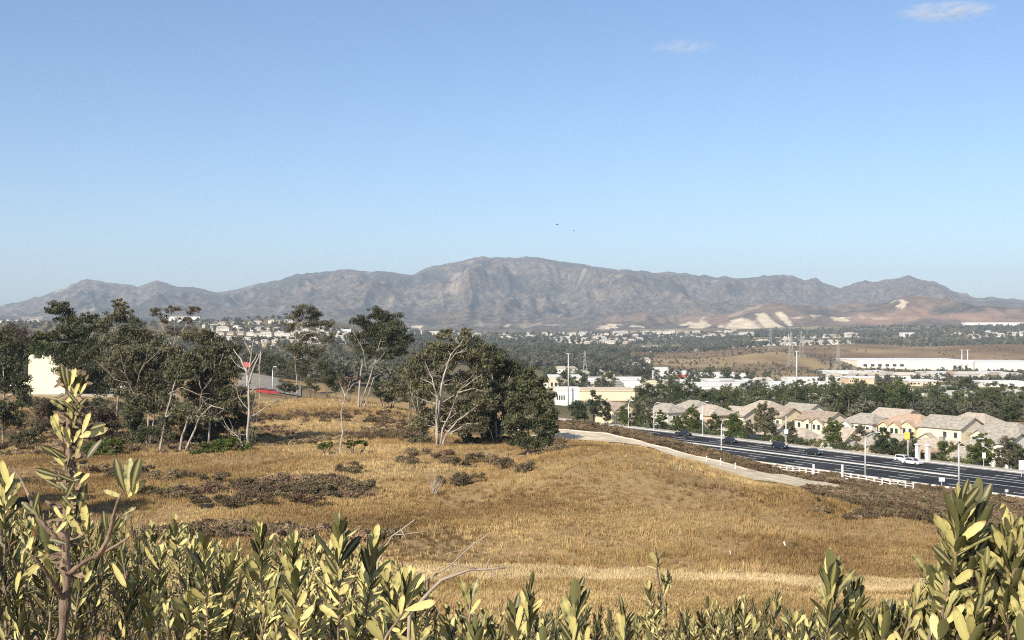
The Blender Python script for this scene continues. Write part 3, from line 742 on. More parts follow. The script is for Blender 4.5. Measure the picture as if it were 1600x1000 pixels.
# understorey of the grove
US = 'dark shrubs under the left grove'
for i, (px, d, lob, lf) in enumerate([
    (95, 160, [(75, 640, 30, 20), (110, 630, 26, 22), (95, 660, 40, 18)], 'leaf_brown'), (160, 150, [(150, 650, 24, 22), (175, 660, 26, 22), (160, 680, 30, 14)], 'leaf_brown'),
    (212, 143, [(205, 650, 20, 28), (222, 665, 22, 24), (208, 690, 22, 16)], 'leaf_dark'), (310, 150, [(300, 675, 26, 20), (330, 670, 26, 20)], 'leaf_dark'), (360, 150, [(352, 660, 22, 22), (376, 660, 16, 24)], 'leaf_dark'),
    (40, 145, [(35, 690, 26, 16), (55, 675, 18, 16)], 'leaf_olive'), (258, 152, [(250, 680, 24, 22), (272, 680, 18, 20)], 'leaf_olive'), (60, 230, [(40, 628, 24, 12), (75, 632, 24, 12), (105, 630, 20, 12)], 'leaf_dark'), (150, 225, [(130, 636, 22, 14), (160, 634, 24, 14), (185, 640, 20, 14)], 'leaf_dark'), (240, 220, [(215, 634, 22, 16), (245, 632, 24, 16), (270, 634, 20, 16)], 'leaf_olive'), (330, 215, [(300, 632, 22, 16), (330, 630, 22, 18), (360, 630, 20, 16)], 'leaf_dark')]):
    bush('understorey_shrub', 'shadowy shrub massed under the trees of the left grove', px, d, lob, lf, seed=30 + i, group=US)
bush('green_shrub', 'rounded bright green shrub beside the dead whitish tree', 352, 126, [(335, 698, 22, 14), (358, 692, 24, 18), (378, 702, 16, 12), (312, 706, 16, 8)], 'leaf_green', seed=41, cov=1.9)
bush('green_shrub', 'bright green shrub at the foot of the left grove, behind the tall stalk', 162, 128, [(150, 700, 22, 14), (175, 696, 18, 14), (165, 710, 26, 8)], 'leaf_green', seed=42, cov=1.9)
bush('green_shrub', 'low light green shrub at the foot of the lone sapling, right side', 556, 127, [(548, 693, 14, 6), (566, 692, 14, 6)], 'leaf_green', seed=43)
bush('green_shrub', 'low light green shrub at the foot of the lone sapling, left side', 508, 128, [(504, 696, 10, 7), (518, 695, 8, 6)], 'leaf_green', seed=44)
bush('dark_shrub', 'dark shrub on the knoll crest left of the airy tree', 452, 224, [(446, 602, 14, 12), (458, 606, 12, 10)], 'leaf_olive', seed=45)
bush('dark_shrub', 'dark round shrub on the knoll crest right of the airy tree', 512, 222, [(508, 575, 16, 18), (516, 595, 14, 14)], 'leaf_dark', seed=46)
bush('dark_shrub', 'dark shrub group at the foot of the full-headed tree', 604, 202, [(592, 608, 16, 14), (618, 604, 18, 16), (606, 620, 22, 9)], 'leaf_dark', seed=47)
bush('dark_shrub', 'brownish shrub between the knoll and the full-headed tree', 543, 205, [(536, 598, 12, 12), (548, 606, 10, 10)], 'leaf_brown', seed=48)
bush('dark_shrub', 'pale-leaved shrub in front of the lot behind the knoll', 488, 226, [(484, 598, 14, 14), (494, 606, 10, 8)], 'leaf_olive', seed=49, cov=.7)
bush('dark_shrub', 'dark low shrub under the white limbs, left of their foot', 660, 140, [(650, 690, 16, 10), (664, 684, 12, 12)], 'leaf_olive', seed=50)
bush('dark_shrub', 'dark low shrub under the white limbs, right of their foot', 740, 140, [(732, 684, 16, 12), (752, 688, 14, 8)], 'leaf_dark', seed=51)
# trees behind the left grove, beyond the lot
for i, (px, d, y, rx, ry, lf) in enumerate([(55, 330, 545, 20, 20, 'leaf_green'), (80, 345, 548, 22, 18, 'leaf_green'), (25, 300, 520, 18, 18, 'leaf_brown'), (30, 310, 590, 22, 20, 'leaf_dark'),
                                             (470, 420, 570, 14, 10, 'leaf_dark'), (525, 330, 590, 14, 16, 'leaf_dark'), (140, 300, 600, 26, 14, 'leaf_dark'), (430, 430, 560, 18, 8, 'leaf_dark'), (405, 440, 556, 12, 8, 'leaf_dark')]):
    tree('background_tree', ['light green tree behind the left corner of the cream building', 'light green tree behind the notched top of the cream building', 'brownish tree left of and above the cream building', 'dark tree close left of the cream building',
                             'low dark tree beyond the pale lot, right end', 'dark tree behind the shrubs of the knoll crest', 'dark wide tree right of the cream building', 'low dark tree beyond the pale lot, middle', 'low dark tree beyond the pale lot, left end'][i], px, d,
         [(px - rx * .4, y, rx * .8, ry * .8), (px + rx * .4, y + ry * .2, rx * .8, ry * .8), (px, y + ry * .8, rx, ry * .7)],
         [[(px, y + ry * 2.4), (px, y + ry), (px, y)]], lf, 'bark_dark', seed=60 + i, size=.55, cov=1.6, droop=.2)

# ------------------------------------------------------------------ scatter (grass, scrub, far woods) as geometry-node stuff
def scatter(name, P, S, protos, label=None, cat=None):
    n = len(P)
    me = bpy.data.meshes.new(name)
    me.vertices.add(n); me.vertices.foreach_set('co', np.asarray(P, np.float32).ravel())
    a = me.attributes.new('scl', 'FLOAT', 'POINT'); a.data.foreach_set('value', np.asarray(S, np.float32))
    a = me.attributes.new('rz', 'FLOAT', 'POINT'); a.data.foreach_set('value', rng.uniform(0, 6.283, n).astype(np.float32))
    a = me.attributes.new('idx', 'INT', 'POINT'); a.data.foreach_set('value', rng.integers(0, len(protos), n).astype(np.int32))
    col = bpy.data.collections.new(name + '_kinds')
    for i, pm in enumerate(protos):
        po = bpy.data.objects.new(name + '_kind', pm); col.objects.link(po)
    o = link(name, me)
    ng = bpy.data.node_groups.new(name + '_scatter', 'GeometryNodeTree')
    ng.interface.new_socket('Geometry', in_out='INPUT', socket_type='NodeSocketGeometry')
    ng.interface.new_socket('Geometry', in_out='OUTPUT', socket_type='NodeSocketGeometry')
    N, L = ng.nodes, ng.links
    gi = N.new('NodeGroupInput'); go = N.new('NodeGroupOutput')
    ci = N.new('GeometryNodeCollectionInfo'); ci.inputs['Collection'].default_value = col
    ci.inputs['Separate Children'].default_value = True; ci.inputs['Reset Children'].default_value = True
    ip = N.new('GeometryNodeInstanceOnPoints'); ip.inputs['Pick Instance'].default_value = True
    def attr(nm, ty):
        x = N.new('GeometryNodeInputNamedAttribute'); x.data_type = ty; x.inputs[0].default_value = nm; return x.outputs[0]
    cx = N.new('ShaderNodeCombineXYZ'); L.new(attr('rz', 'FLOAT'), cx.inputs[2])
    L.new(gi.outputs[0], ip.inputs['Points']); L.new(ci.outputs[0], ip.inputs['Instance'])
    L.new(attr('idx', 'INT'), ip.inputs['Instance Index']); L.new(cx.outputs[0], ip.inputs['Rotation']); L.new(attr('scl', 'FLOAT'), ip.inputs['Scale'])
    L.new(ip.outputs[0], go.inputs[0])
    md = o.modifiers.new('scatter', 'NODES'); md.node_group = ng
    return tag(o, label, cat, None, 'stuff')

def tuft_mesh(seed, blades, h, spread, w, m):
    r = np.random.default_rng(seed); V = []; Fq = []
    for i in range(blades):
        a = r.uniform(0, 6.283); q = r.uniform(0, spread); x, y = q * math.cos(a), q * math.sin(a)
        la = r.uniform(0, 6.283); ln = r.uniform(.1, .55) * h; hh = h * r.uniform(.55, 1.1); ww = w * r.uniform(.7, 1.3)
        pa = r.uniform(0, 3.14); ox, oy = ww * math.cos(pa), ww * math.sin(pa)
        tx, ty = x + ln * math.cos(la), y + ln * math.sin(la); b = len(V)
        mx, my = x + .35 * ln * math.cos(la), y + .35 * ln * math.sin(la)
        V += [(x - ox, y - oy, -.05), (x + ox, y + oy, -.05), (mx + ox * .8, my + oy * .8, hh * .6), (mx - ox * .8, my - oy * .8, hh * .6),
              (tx + ox * .15, ty + oy * .15, hh), (tx - ox * .15, ty - oy * .15, hh)]
        Fq += [(b, b + 1, b + 2, b + 3), (b + 3, b + 2, b + 4, b + 5)]
    return mesh_np('tuft', V, Fq, (m,))

def scrub_mesh(seed, m, rad=.6, h=.55):
    lob = []; r = random.Random(seed)
    for i in range(5): lob.append(((r.uniform(-.5, .5) * rad, r.uniform(-.5, .5) * rad, h * r.uniform(.3, .6)), rad * r.uniform(.45, .7), rad * .55, h * r.uniform(.35, .6)))
    V, Q = leaf_cloud(lob, .8, .15, -.6, seed=seed, clump=.5, aspect=.4)
    return mesh_np('scrub', V, Q, (m,))

def img_points(n, pxr, dr, keep):
    """random ground points, as dense per picture area near as far"""
    px = rng.uniform(pxr[0], pxr[1], n); d = np.exp(rng.uniform(math.log(dr[0]), math.log(dr[1]), n))
    x = (px - 800) * d / F; z = ground_z(x, d)
    m = keep(px, d, x, z)
    return np.stack([x, d, z + CZ], -1)[m]

def off_trail(x, d):
    ok = np.ones(len(x), bool)
    for i in range(0, len(TRAIL), 2): ok &= (x - TRAIL[i, 0]) ** 2 + (d - TRAIL[i, 1]) ** 2 > (TRAIL_W[i] * .5 + .3) ** 2
    return ok
patch = lambda x, y: fbm(x / 12, y / 12, 101, 4)
def keep_grass(px, d, x, z):
    t_, s_ = road_st(x, d)
    trk = (np.abs(d - (43.0 + .8 * np.sin(x / 6))) < 3.6) & (px > 600) & (rng.uniform(0, 1, len(x)) < .70)
    return off_trail(x, d) & (s_ < -16) & (rng.uniform(0, 1, len(x)) < (.22 + .78 * smooth(-.3, .2, patch(x, d))) * (1 - .7 * smooth(158, 170, d) * (px > 860)))
P = img_points(300000, (-250, 1950), (40, 225), keep_grass)
pxp = 800 + P[:, 0] * F / P[:, 1]
bm = np.clip(smooth(67, 71, P[:, 1]) * smooth(102, 84, P[:, 1]) * smooth(480, 680, pxp) * 1.1 + smooth(-.05, .45, fbm(P[:, 0] / 16, P[:, 1] / 16, 151, 4)) * .7, 0, .8)
isb = rng.uniform(0, 1, len(P)) < bm * (.7 + .6 * fbm(P[:, 0] / 5, P[:, 1] / 5, 152, 3))
ist = (np.abs(P[:, 1] - (64.0 + .8 * np.sin(P[:, 0] / 8))) < 2.8 + 1.2 * noise2(P[:, 0] / 2.5, P[:, 1] / 2.5, 155)) & (pxp > 600 + 60 * rng.uniform(-1, 1, len(P))); isb &= ~ist
for nm, sel, mk, lb in (('dry_grass', ~isb & ~ist, 'straw', 'tan dry grass covering the hillside'), ('pale_grass', ist, 'straw_pale', 'pale trodden grass strip along the foot of the slope'), ('brown_grass', isb, 'straw_brown', 'browner dry grass on the lower face of the slope')):
    Q_ = P[sel]; scatter(nm, Q_, rng.uniform(.55, 1.35, len(Q_)) * (.75 + .006 * Q_[:, 1]), [tuft_mesh(200 + i, 13, .165, .20, .010, M[mk]) for i in range(5)], lb, 'grass')
clumps = [tuft_mesh(210 + i, 16, .42, .26, .011, M['straw']) for i in range(4)]
P = img_points(60000, (-250, 1950), (40, 150), lambda px, d, x, z: off_trail(x, d) & ~((d < 68) & (px > 600)) & (road_st(x, d)[1] < -16) & (rng.uniform(0, 1, len(x)) < smooth(.0, .3, fbm(x / 3.2, d / 3.2, 141, 4) + .5 * fbm(x / 20, d / 20, 142, 2))))
scatter('grass_clumps', P, rng.uniform(.5, 1.15, len(P)), clumps, 'taller bent clumps of dry grass on the hillside', 'grass')
# longer pale grass along the foot of the slope and among the front shrubs
tall = [tuft_mesh(220 + i, 9, .75, .14, .006, M['straw']) for i in range(4)]
P = img_points(13000, (-500, 2400), (9, 46), lambda px, d, x, z: (rng.uniform(0, 1, len(x)) < .75) & ~((d > 24) & (px > 560)))
scatter('tall_dry_grass', P, rng.uniform(.45, 1.0, len(P)), tall, 'longer pale dry grass in front of the hill slope', 'grass')
scrubs = [scrub_mesh(240 + i, M['scrub'] if i % 3 else M['scrub_green']) for i in range(6)]
def keep_scrub(px, d, x, z):
    t_, s_ = road_st(x, d); py = 500 - z * F / d
    k = smooth(-100, -80, s_) * (s_ < -14.5) * (d > 150) * (px > 850) * smooth(.9, -.1, patch(x * 1.7, d * 1.7))     # strip between trail and road
    k = np.maximum(k, (px > 1258) * (px < 1640) * (d > 90) * (s_ < -17) * smooth(.5, -.3, patch(x, d)))
    k = np.maximum(k, (px > 400) * (px < 660) * (d > 140) * (d < 190) * smooth(-.15, .25, patch(x * 1.5, d * 1.5)) * .6)
    k = np.maximum(k, (px > -100) * (px < 620) * (d > 72) * (d < 112) * smooth(.05, .3, patch(x + 40, d)) * .5)
    k = np.maximum(k, (px > 620) * (px < 880) * (d > 112) * (d < 150) * smooth(-.2, .15, patch(x, d)) * .8)
    k = np.maximum(k, (px > 930) * (px < 1080) * (d > 102) * (d < 113) * .5 * smooth(-.1, .2, patch(x, d)))
    k = np.maximum(k, (px < 400) * (d > 130) * (d < 215) * .35)
    return off_trail(x, d) & (rng.uniform(0, 1, len(x)) < k)
P = img_points(42000, (-120, 1720), (72, 215), keep_scrub)
scatter('dry_scrub', P, rng.uniform(.45, 1.25, len(P)), scrubs, 'brown dry scrub spreading over the slopes', 'scrub')
# larger scrub bushes one can tell apart on the near slope
sb = [(150, 735), (182, 742), (215, 738), (248, 748), (285, 745), (330, 752), (345, 768), (375, 762), (402, 770), (420, 752), (445, 772), (470, 768), (300, 772), (262, 776), (235, 770), (500, 764), (545, 735), (565, 766), (480, 785),
      (320, 790), (360, 790), (395, 785), (720, 726), (742, 718), (765, 722), (790, 728), (738, 752), (690, 712), (705, 756), (815, 735)]
def depth_at(px, py):
    dd = np.exp(np.linspace(math.log(30), math.log(135), 500)); zz = ground_z((px - 800) * dd / F, dd); yy = 500 - zz * F / dd
    return float(dd[np.argmin(np.abs(yy - py))])
for i, (px, py) in enumerate(sb):
    d = depth_at(px, py + 4); c = G(px, d); r = random.Random(300 + i); root = empty('scrub_bush', c)
    tag(root, ('low rounded brown scrub bush below the left grove, ' + ('upper left' if px < 290 and py < 760 else 'lower left' if px < 330 else 'middle' if px < 410 else 'right side' if px < 490 else 'far right, standing apart')) if px < 600 else 'low brown scrub bush on the slope below the white-limbed tree', 'shrub',
        'scrub bushes below the left grove' if px < 600 else 'scrub bushes below the white-limbed tree')
    st = MB()
    lob = []
    for k in range(5):
        e = Vector((r.uniform(-1, 1), r.uniform(-.6, .6), .35 + r.uniform(0, .35)))
        lob.append((tuple(e), r.uniform(.5, .85), .6, r.uniform(.3, .45)))
        st.tube(bend((0, 0, -.1), e, 3, .1, r), [.04, .03, .02, .01], 4)
    st.build('stems', M['bark_dark'], root)
    V, Q = leaf_cloud(lob, .9, .15, -.4, seed=320 + i, clump=.5, aspect=.4)
    link('crown', mesh_np('crown', V, Q, (M['scrub_green' if i % 3 else 'scrub'],)), root)
# bare white-twigged bush on the slope
c = G(676, depth_at(676, 774)); root = tag(empty('bare_bush', c), 'bare whitish twiggy bush standing alone on the grass slope', 'shrub'); r = random.Random(5)
for k in range(9):
    a = r.uniform(0, 6.28); e = Vector((math.cos(a) * r.uniform(.3, .9), math.sin(a) * .5, r.uniform(1.0, 1.9))); m = MB(); p = bend((r.uniform(-.1, .1), 0, -.1), e, 4, .1, r)
    m.tube(p, [.03, .025, .02, .014, .006], 4)
    for q in range(3):
        s_ = path_at(p, r.uniform(.4, .9)); m.tube(bend(s_, s_ + Vector((r.uniform(-.4, .4), r.uniform(-.3, .3), r.uniform(.2, .6))), 2, .1, r), [.012, .009, .004], 4)
    m.build('branch', M['bark_dead'], root)
# ------------------------------------------------------------------ houses by the road
def wallm(name, c): return mat(name, [tuple(x * .88 for x in c), c], .6, .9, bump=.08)
def roofm(name, c0, c1):
    m = mat(name, [c0, c1], 1.3, .9, .1, detail=6, bump=.3, bscale=5, contrast=(.3, .7)); return m
WM = {'cream': wallm('cream_stucco', (.80, .72, .54)), 'white': wallm('white_stucco', (.82, .78, .68)), 'yellow': wallm('yellow_stucco', (.80, .68, .44)),
      'tan': wallm('tan_stucco', (.62, .47, .30)), 'grey': wallm('grey_stucco', (.42, .38, .32))}
RM = {'brown': roofm('brown_tile', (.26, .195, .145), (.46, .375, .29)), 'tan': roofm('tan_tile', (.36, .30, .23), (.56, .485, .39)), 'orange': roofm('orange_tile', (.40, .27, .18), (.58, .43, .31)),
      'grey': roofm('grey_tile', (.26, .23, .19), (.50, .45, .37))}
trim = M['white_wood']
HROT = math.atan2(RU[1], RU[0])

def gable_roof(mb, x0, x1, y0, y1, z, rise, ov=.45, th=.22, axis='x', hip=0.0):
    """two slopes (ridge along axis) with thickness; hip > 0 pulls the ridge ends in"""
    if axis == 'x': a0, a1, b0, b1 = x0 - ov, x1 + ov, y0 - ov, y1 + ov
    else: a0, a1, b0, b1 = y0 - ov, y1 + ov, x0 - ov, x1 + ov
    bm = (b0 + b1) / 2; zz = z - ov * rise / ((b1 - b0) / 2)
    P = lambda a, b, c: (a, b, c) if axis == 'x' else (b, a, c)
    for dz in (0, th):
        E = [P(a0, b0, zz + dz), P(a1, b0, zz + dz), P(a1, b1, zz + dz), P(a0, b1, zz + dz)]
        R = [P(a0 + hip, bm, z + rise + dz), P(a1 - hip, bm, z + rise + dz)]
        mb.quad([E[0], E[1], R[1], R[0]]); mb.quad([E[2], E[3], R[0], R[1]])
        if hip > 0: mb.quad([E[1], E[2], R[1]]); mb.quad([E[3], E[0], R[0]])
    lo = [P(a0, b0, zz), P(a1, b0, zz), P(a1, b1, zz), P(a0, b1, zz)]; hi = [P(a0, b0, zz + th), P(a1, b0, zz + th), P(a1, b1, zz + th), P(a0, b1, zz + th)]
    mb.quad([lo[0], lo[1], hi[1], hi[0]]); mb.quad([lo[2], lo[3], hi[3], hi[2]])
    if hip > 0: mb.quad([lo[1], lo[2], hi[2], hi[1]]); mb.quad([lo[3], lo[0], hi[0], hi[3]])
    else:
        for a in (a0, a1):
            mb.quad([P(a, b0, zz), P(a, bm, z + rise), P(a, bm, z + rise + th), P(a, b0, zz + th)])
            mb.quad([P(a, b1, zz), P(a, bm, z + rise), P(a, bm, z + rise + th), P(a, b1, zz + th)])

def body(mb, x0, x1, y0, y1, h, rise, axis='x', hip=False, z0=-.5):
    mb.box(x0, x1, y0, y1, z0, h)
    if hip: return
    if axis == 'x': mb.prism([(y0 + .02, h - .01), (y1 - .02, h - .01), ((y0 + y1) / 2, h + rise - .03)], x0 + .003, x1 - .003, 'x')
    else: mb.prism([(x0 + .02, h - .01), (x1 - .02, h - .01), ((x0 + x1) / 2, h + rise - .03)], y0 + .003, y1 - .003, 'y')

def window(parent, face, a, z, w, h, at):
    """framed window standing proud of a wall; face '-y' or '+x'"""
    f = MB(); g = MB(); t = .09; dp = .07
    def bx(mb, a0, a1, z0, z1, p0, p1):
        if face == '-y': mb.box(a0, a1, at - p1, at - p0, z0, z1)
        else: mb.box(at + p0, at + p1, a0, a1, z0, z1)
    bx(f, a - w / 2 - t, a + w / 2 + t, z + h, z + h + t, .002, dp); bx(f, a - w / 2 - t, a + w / 2 + t, z - t, z, .002, dp + .03)
    bx(f, a - w / 2 - t, a - w / 2, z, z + h, .002, dp); bx(f, a + w / 2, a + w / 2 + t, z, z + h, .002, dp)
    bx(g, a - w / 2, a + w / 2, z, z + h, .002, .03)
    o = f.build('window', trim, parent); g.build('pane', M['window'], o)

def house(label, px, d, w, dp, storeys, wall, roof, hip=False, gables=(), end_win=2, rot=None, rise=None, garage=True, chimney=False, dz=0.0, name='house'):
    """w along the ridge, dp across; front (-y) faces the road; gables: (x, width, eave, protrude)"""
    root = empty(name, G(px, d, dz * .8 - .1), HROT if rot is None else rot, .88); tag(root, label, 'house', 'houses along the road')
    h = 2.9 * storeys + .2; rise = rise or dp * .25; x0, x1, y0, y1 = -w / 2, w / 2, -dp / 2, dp / 2
    b = MB(); body(b, x0, x1, y0, y1, h, rise, 'x', hip); wl = b.build('wall', WM[wall], root)
    r = MB(); gable_roof(r, x0, x1, y0, y1, h, rise, hip=(dp * .42 if hip else 0)); ro = r.build('roof', RM[roof], root)
    used = []
    for (gx, gw, gh, pr) in gables:
        g = MB(); gr = MB(); ri = gw * .30
        g.box(gx - gw / 2, gx + gw / 2, y0 - pr, y0 + .05, -.5, gh)
        back = y0 + dp * .45
        g.prism([(gx - gw / 2 + .02, gh - .01), (gx + gw / 2 - .02, gh - .01), (gx, gh + ri - .03)], y0 - pr + .003, back, 'y')
        gable_roof(gr, gx - gw / 2, gx + gw / 2, y0 - pr, back, gh, ri, ov=.35, axis='y')
        g.build('gable_wall', WM[wall], root); gr.build('gable_roof', RM[roof], root)
        for k in range(1 if gw < 3.4 else 2):
            xx = gx if gw < 3.4 else gx - gw * .2 + k * gw * .4
            if gh > 4: window(root, '-y', xx, gh - 1.75, .9, 1.3, y0 - pr)
            if gh <= 4 or not garage: window(root, '-y', xx, .9, 1.0, 1.2, y0 - pr)
        used.append((gx - gw / 2 - .6, gx + gw / 2 + .6))
    free = lambda x: all(not (a < x < c) for a, c in used)
    for s in range(storeys):
        for k in range(int(w // 2.6)):
            x = x0 + 1.5 + k * (w - 3) / max(1, int(w // 2.6) - 1)
            if free(x) and not (s == 0 and garage and abs(x - x0 * .45) < 2.4): window(root, '-y', x, .9 + 2.9 * s, 1.0, 1.3, y0)
        for k in range(end_win): window(root, '+x', y0 + dp * (k + .7) / (end_win + .4), .9 + 2.9 * s, .95, 1.25, x1)
    if garage:
        m = MB(); gx = x0 * .45
        for q in range(4): m.box(gx - 1.9, gx + 1.9, y0 - .06 - (gables[0][3] if gables and abs(gables[0][0] - gx) < 1.5 else 0), y0 - .004 - (gables[0][3] if gables and abs(gables[0][0] - gx) < 1.5 else 0), .05 + q * .53, .55 + q * .53)
        m.build('garage_door', trim, root)
    m = MB(); dx = x1 * .35; m.box(dx - .5, dx + .5, y0 - .05, y0 - .003, 0, 2.1); dr = m.build('door', M['black'], root)
    if chimney:
        m = MB(); m.box(x1 * .5 - .5, x1 * .5 + .5, y0 + .6, y0 + 1.5, h - .5, h + rise + .9); m.box(x1 * .5 - .6, x1 * .5 + .6, y0 + .5, y0 + 1.6, h + rise + .9, h + rise + 1.05); m.build('chimney', WM['grey'], ro)
    return root
house('yellow-cream house with a long brown roof, farthest left of the road-side houses', 962, 322, 9.5, 8, 2, 'yellow', 'brown', False, [(2.6, 5, 5.6, .8)], dz=-.2)
house('cream-white two-storey house with a grey roof, second from the left', 1042, 303, 10, 8, 2, 'white', 'grey', True, [(-2.6, 4.6, 5.6, 1.0), (2.6, 3.6, 3.2, 2.2)], dz=1.0)
house('big tan-roofed house with a low front wing, third from the left', 1112, 298, 10, 9, 2, 'tan', 'tan', True, [(2.2, 5.2, 3.2, 3.2)], dz=.6)
house('tan-roofed house half hidden behind the big tan-roofed one', 1160, 300, 9, 8, 2, 'cream', 'tan', False, [], dz=.2)
house('cream house whose plain wide gable faces right, behind a dark street tree', 1220, 292, 9, 8.5, 2, 'yellow', 'brown', False, [], 1, dz=.7)
house('long brown-roofed house with two small front gables', 1283, 287, 11, 8, 2, 'cream', 'brown', False, [(-.5, 3.2, 5.4, .6), (2.6, 4.0, 5.4, .6)], 1, dz=.1)
house('low tan house with a steep hipped roof, right behind the hedge', 1252, 266, 9, 8, 1, 'cream', 'tan', True, [(1.8, 3.4, 2.9, .8)], 1, rise=2.6)
house('pale yellow gabled house next to the round street tree', 1316, 262, 8, 7.5, 1, 'yellow', 'tan', False, [], 0, rise=2.6, dz=.4)
house('grey-tan roofed house behind the pale yellow gabled one', 1355, 281, 10, 8, 2, 'white', 'grey', True, [(-3, 3.6, 5.2, .8)], dz=.0)
house('low grey-roofed house behind the hedge, nearest the arm lamp', 1362, 249, 11, 8, 1, 'tan', 'grey', True, [(3.4, 3.2, 2.9, 1.0)], 1, rise=2.4, dz=.2)
house('orange-roofed house with three white-edged front gables', 1425, 273, 12, 9, 2, 'yellow', 'orange', True, [(-4.3, 3.4, 5.4, 1.0), (-.7, 3.6, 5.5, 1.4), (2.8, 4.6, 5.7, .8)], dz=.3)
house('grey-roofed house with a wide cream gable facing right', 1488, 263, 12, 9.5, 2, 'cream', 'grey', False, [(-2.6, 4.0, 3.2, 1.6)], 1, dz=.6)
house('house with dark shaded front and a stone chimney, near the entrance pillars', 1470, 243, 9, 7, 1, 'grey', 'tan', False, [(-3, 2.6, 2.9, .8)], 1, rise=2.0, chimney=True)
house('grey tiled house at the right edge, behind the white ones', 1572, 254, 13, 9, 2, 'cream', 'grey', True, [(-3.5, 4, 5.4, 1.0), (2, 4, 5.4, 1.0)], dz=.0)
house('small white gabled house by the parked white car', 1512, 229, 6, 6, 1, 'white', 'grey', False, [], 1, rise=2.3, garage=False)
house('white two-storey house behind yard trees at the far right', 1568, 233, 8, 7.5, 2, 'white', 'grey', False, [(-2, 3.6, 5.0, .8)], 1)

def onroad(px, s):
    """point on the line s across the road that stands at picture column px"""
    t = np.linspace(-220, 150, 4000); q = RP[None] + t[:, None] * RU + s * RV; u = 800 + q[:, 0] * F / np.maximum(q[:, 1], 1)
    i = np.argmin(np.abs(u - px)); return float(q[i, 0]), float(q[i, 1])
house('tan-roofed house behind the tree between the pale yellow and low grey houses', 1338, 262, 9, 8, 1, 'cream', 'tan', False, [], 1, rise=2.4, dz=.2)
house('cream house with a grey roof between the orange-roofed and hipped houses, front row', 1405, 252, 9, 8, 1, 'white', 'tan', True, [(2, 3.2, 2.9, .8)], 1, rise=2.3)
house('tan-roofed house peeping over the cream gable house, back row', 1196, 318, 10, 8, 2, 'cream', 'tan', True, [], 1, dz=.6)
house('grey-roofed house in the back row behind the long brown roof', 1255, 312, 10, 8, 2, 'white', 'grey', False, [], 1, dz=.2)
house('beige-roofed house in the back row behind the orange roof', 1400, 298, 11, 8, 2, 'cream', 'tan', False, [], 1, dz=-.2)
house('beige house in the back row at the right, above the wide cream gable', 1525, 284, 11, 8, 2, 'white', 'tan', True, [], 1, dz=-.2)
house('small cream house with a tan roof behind the round green street tree', 1078, 292, 8, 7, 1, 'cream', 'tan', False, [], 1, rise=2.4, dz=.4)
house('low beige house in front of the half hidden tan-roofed one', 1160, 283, 9, 7, 1, 'white', 'tan', True, [(2, 3, 2.9, .8)], 1, rise=2.4, dz=.3)
house('small beige gabled house between the dark street tree and the hipped house', 1205, 277, 8, 7, 1, 'cream', 'tan', False, [], 1, rise=2.4, dz=.3)
house('low pale house between the shaded house and the white ones', 1540, 246, 9, 7, 1, 'cream', 'grey', True, [], 1, rise=2.3)
house('pale house in the back row left of the big tan-roofed house', 1085, 322, 10, 8, 2, 'white', 'grey', True, [], 1, dz=.4)
# orange-capped entrance kiosk and white entrance pillars at the road
k = tag(empty('entrance_kiosk', GXY(*onroad(1447, 19.5)), HROT), 'small orange-roofed kiosk beside the white entrance pillars', 'kiosk')
m = MB(); m.box(-1.3, 1.3, -1.1, 1.1, -.3, 2.6); m.build('wall', WM['tan'], k)
m = MB(); gable_roof(m, -1.3, 1.3, -1.1, 1.1, 2.6, .9, .5, hip=1.2); m.build('roof', RM['orange'], k); window(k, '-y', 0, 1.1, 1.1, .9, -1.1)
for px, sx_, lb in ((1434, 13.9, 'left of the two white entrance pillars by the white cars'), (1450, 13.9, 'right of the two white entrance pillars by the white cars')):
    p = tag(empty('entrance_pillar', GXY(*onroad(px, sx_), .18), HROT), lb, 'pillar', 'white entrance pillars')
    m = MB(); m.box(-.32, .32, -.32, .32, -.1, 2.6); m.build('shaft', WM['white'], p)
    m = MB(); m.box(-.45, .45, -.45, .45, 2.6, 2.75); m.box(-.38, .38, -.38, .38, 2.75, 2.88); m.build('cap', trim, p)

# ------------------------------------------------------------------ hedge and street trees
def hedge(label, t0, t1, s, h, seed, leaf='leaf_belt'):
    r = random.Random(seed); n = max(2, int((t1 - t0) / 1.5)); c0 = road_xy((t0 + t1) / 2, s); base = GXY(*c0); root = tag(empty('hedge', base), label, 'hedge')
    lob = []; st = MB()
    for i in range(n):
        q = road_xy(t0 + (t1 - t0) * (i + .5) / n, s + r.uniform(-.2, .2)); g = GXY(*q) - base
        lob.append(((g.x, g.y, g.z + h * .5), 1.0, .9, h * .55 * r.uniform(.8, 1.1)))
        st.tube(bend(g + Vector((0, 0, -.1)), g + Vector((r.uniform(-.2, .2), 0, h * .6)), 2, .05, r), [.05, .04, .02], 4)
    st.build('stems', M['bark_dark'], root); V, Q = leaf_cloud(lob, .8, .28, 0, seed=seed, clump=.5); link('crown', mesh_np('crown', V, Q, (M[leaf],)), root)
hedge('dark clipped hedge along the far pavement, right of the dark moving cars', -22, 6, 16.6, 1.9, 401)
hedge('dark hedge along the far pavement, between hipped house and arm lamp', 7, 20, 16.4, 1.9, 402)
hedge('hedge along the far pavement behind the white moving cars', 21, 30, 17.2, 1.6, 403)
hedge('low hedge along the far pavement right of the entrance pillars', 38, 52, 17, 1.5, 404)
hedge('hedge along the far pavement at the far right, past the parked car', 55, 80, 17, 1.6, 405)
hedge('hedge along the far pavement at the left, by the dark parked vehicles', -70, -26, 17, 1.7, 406)

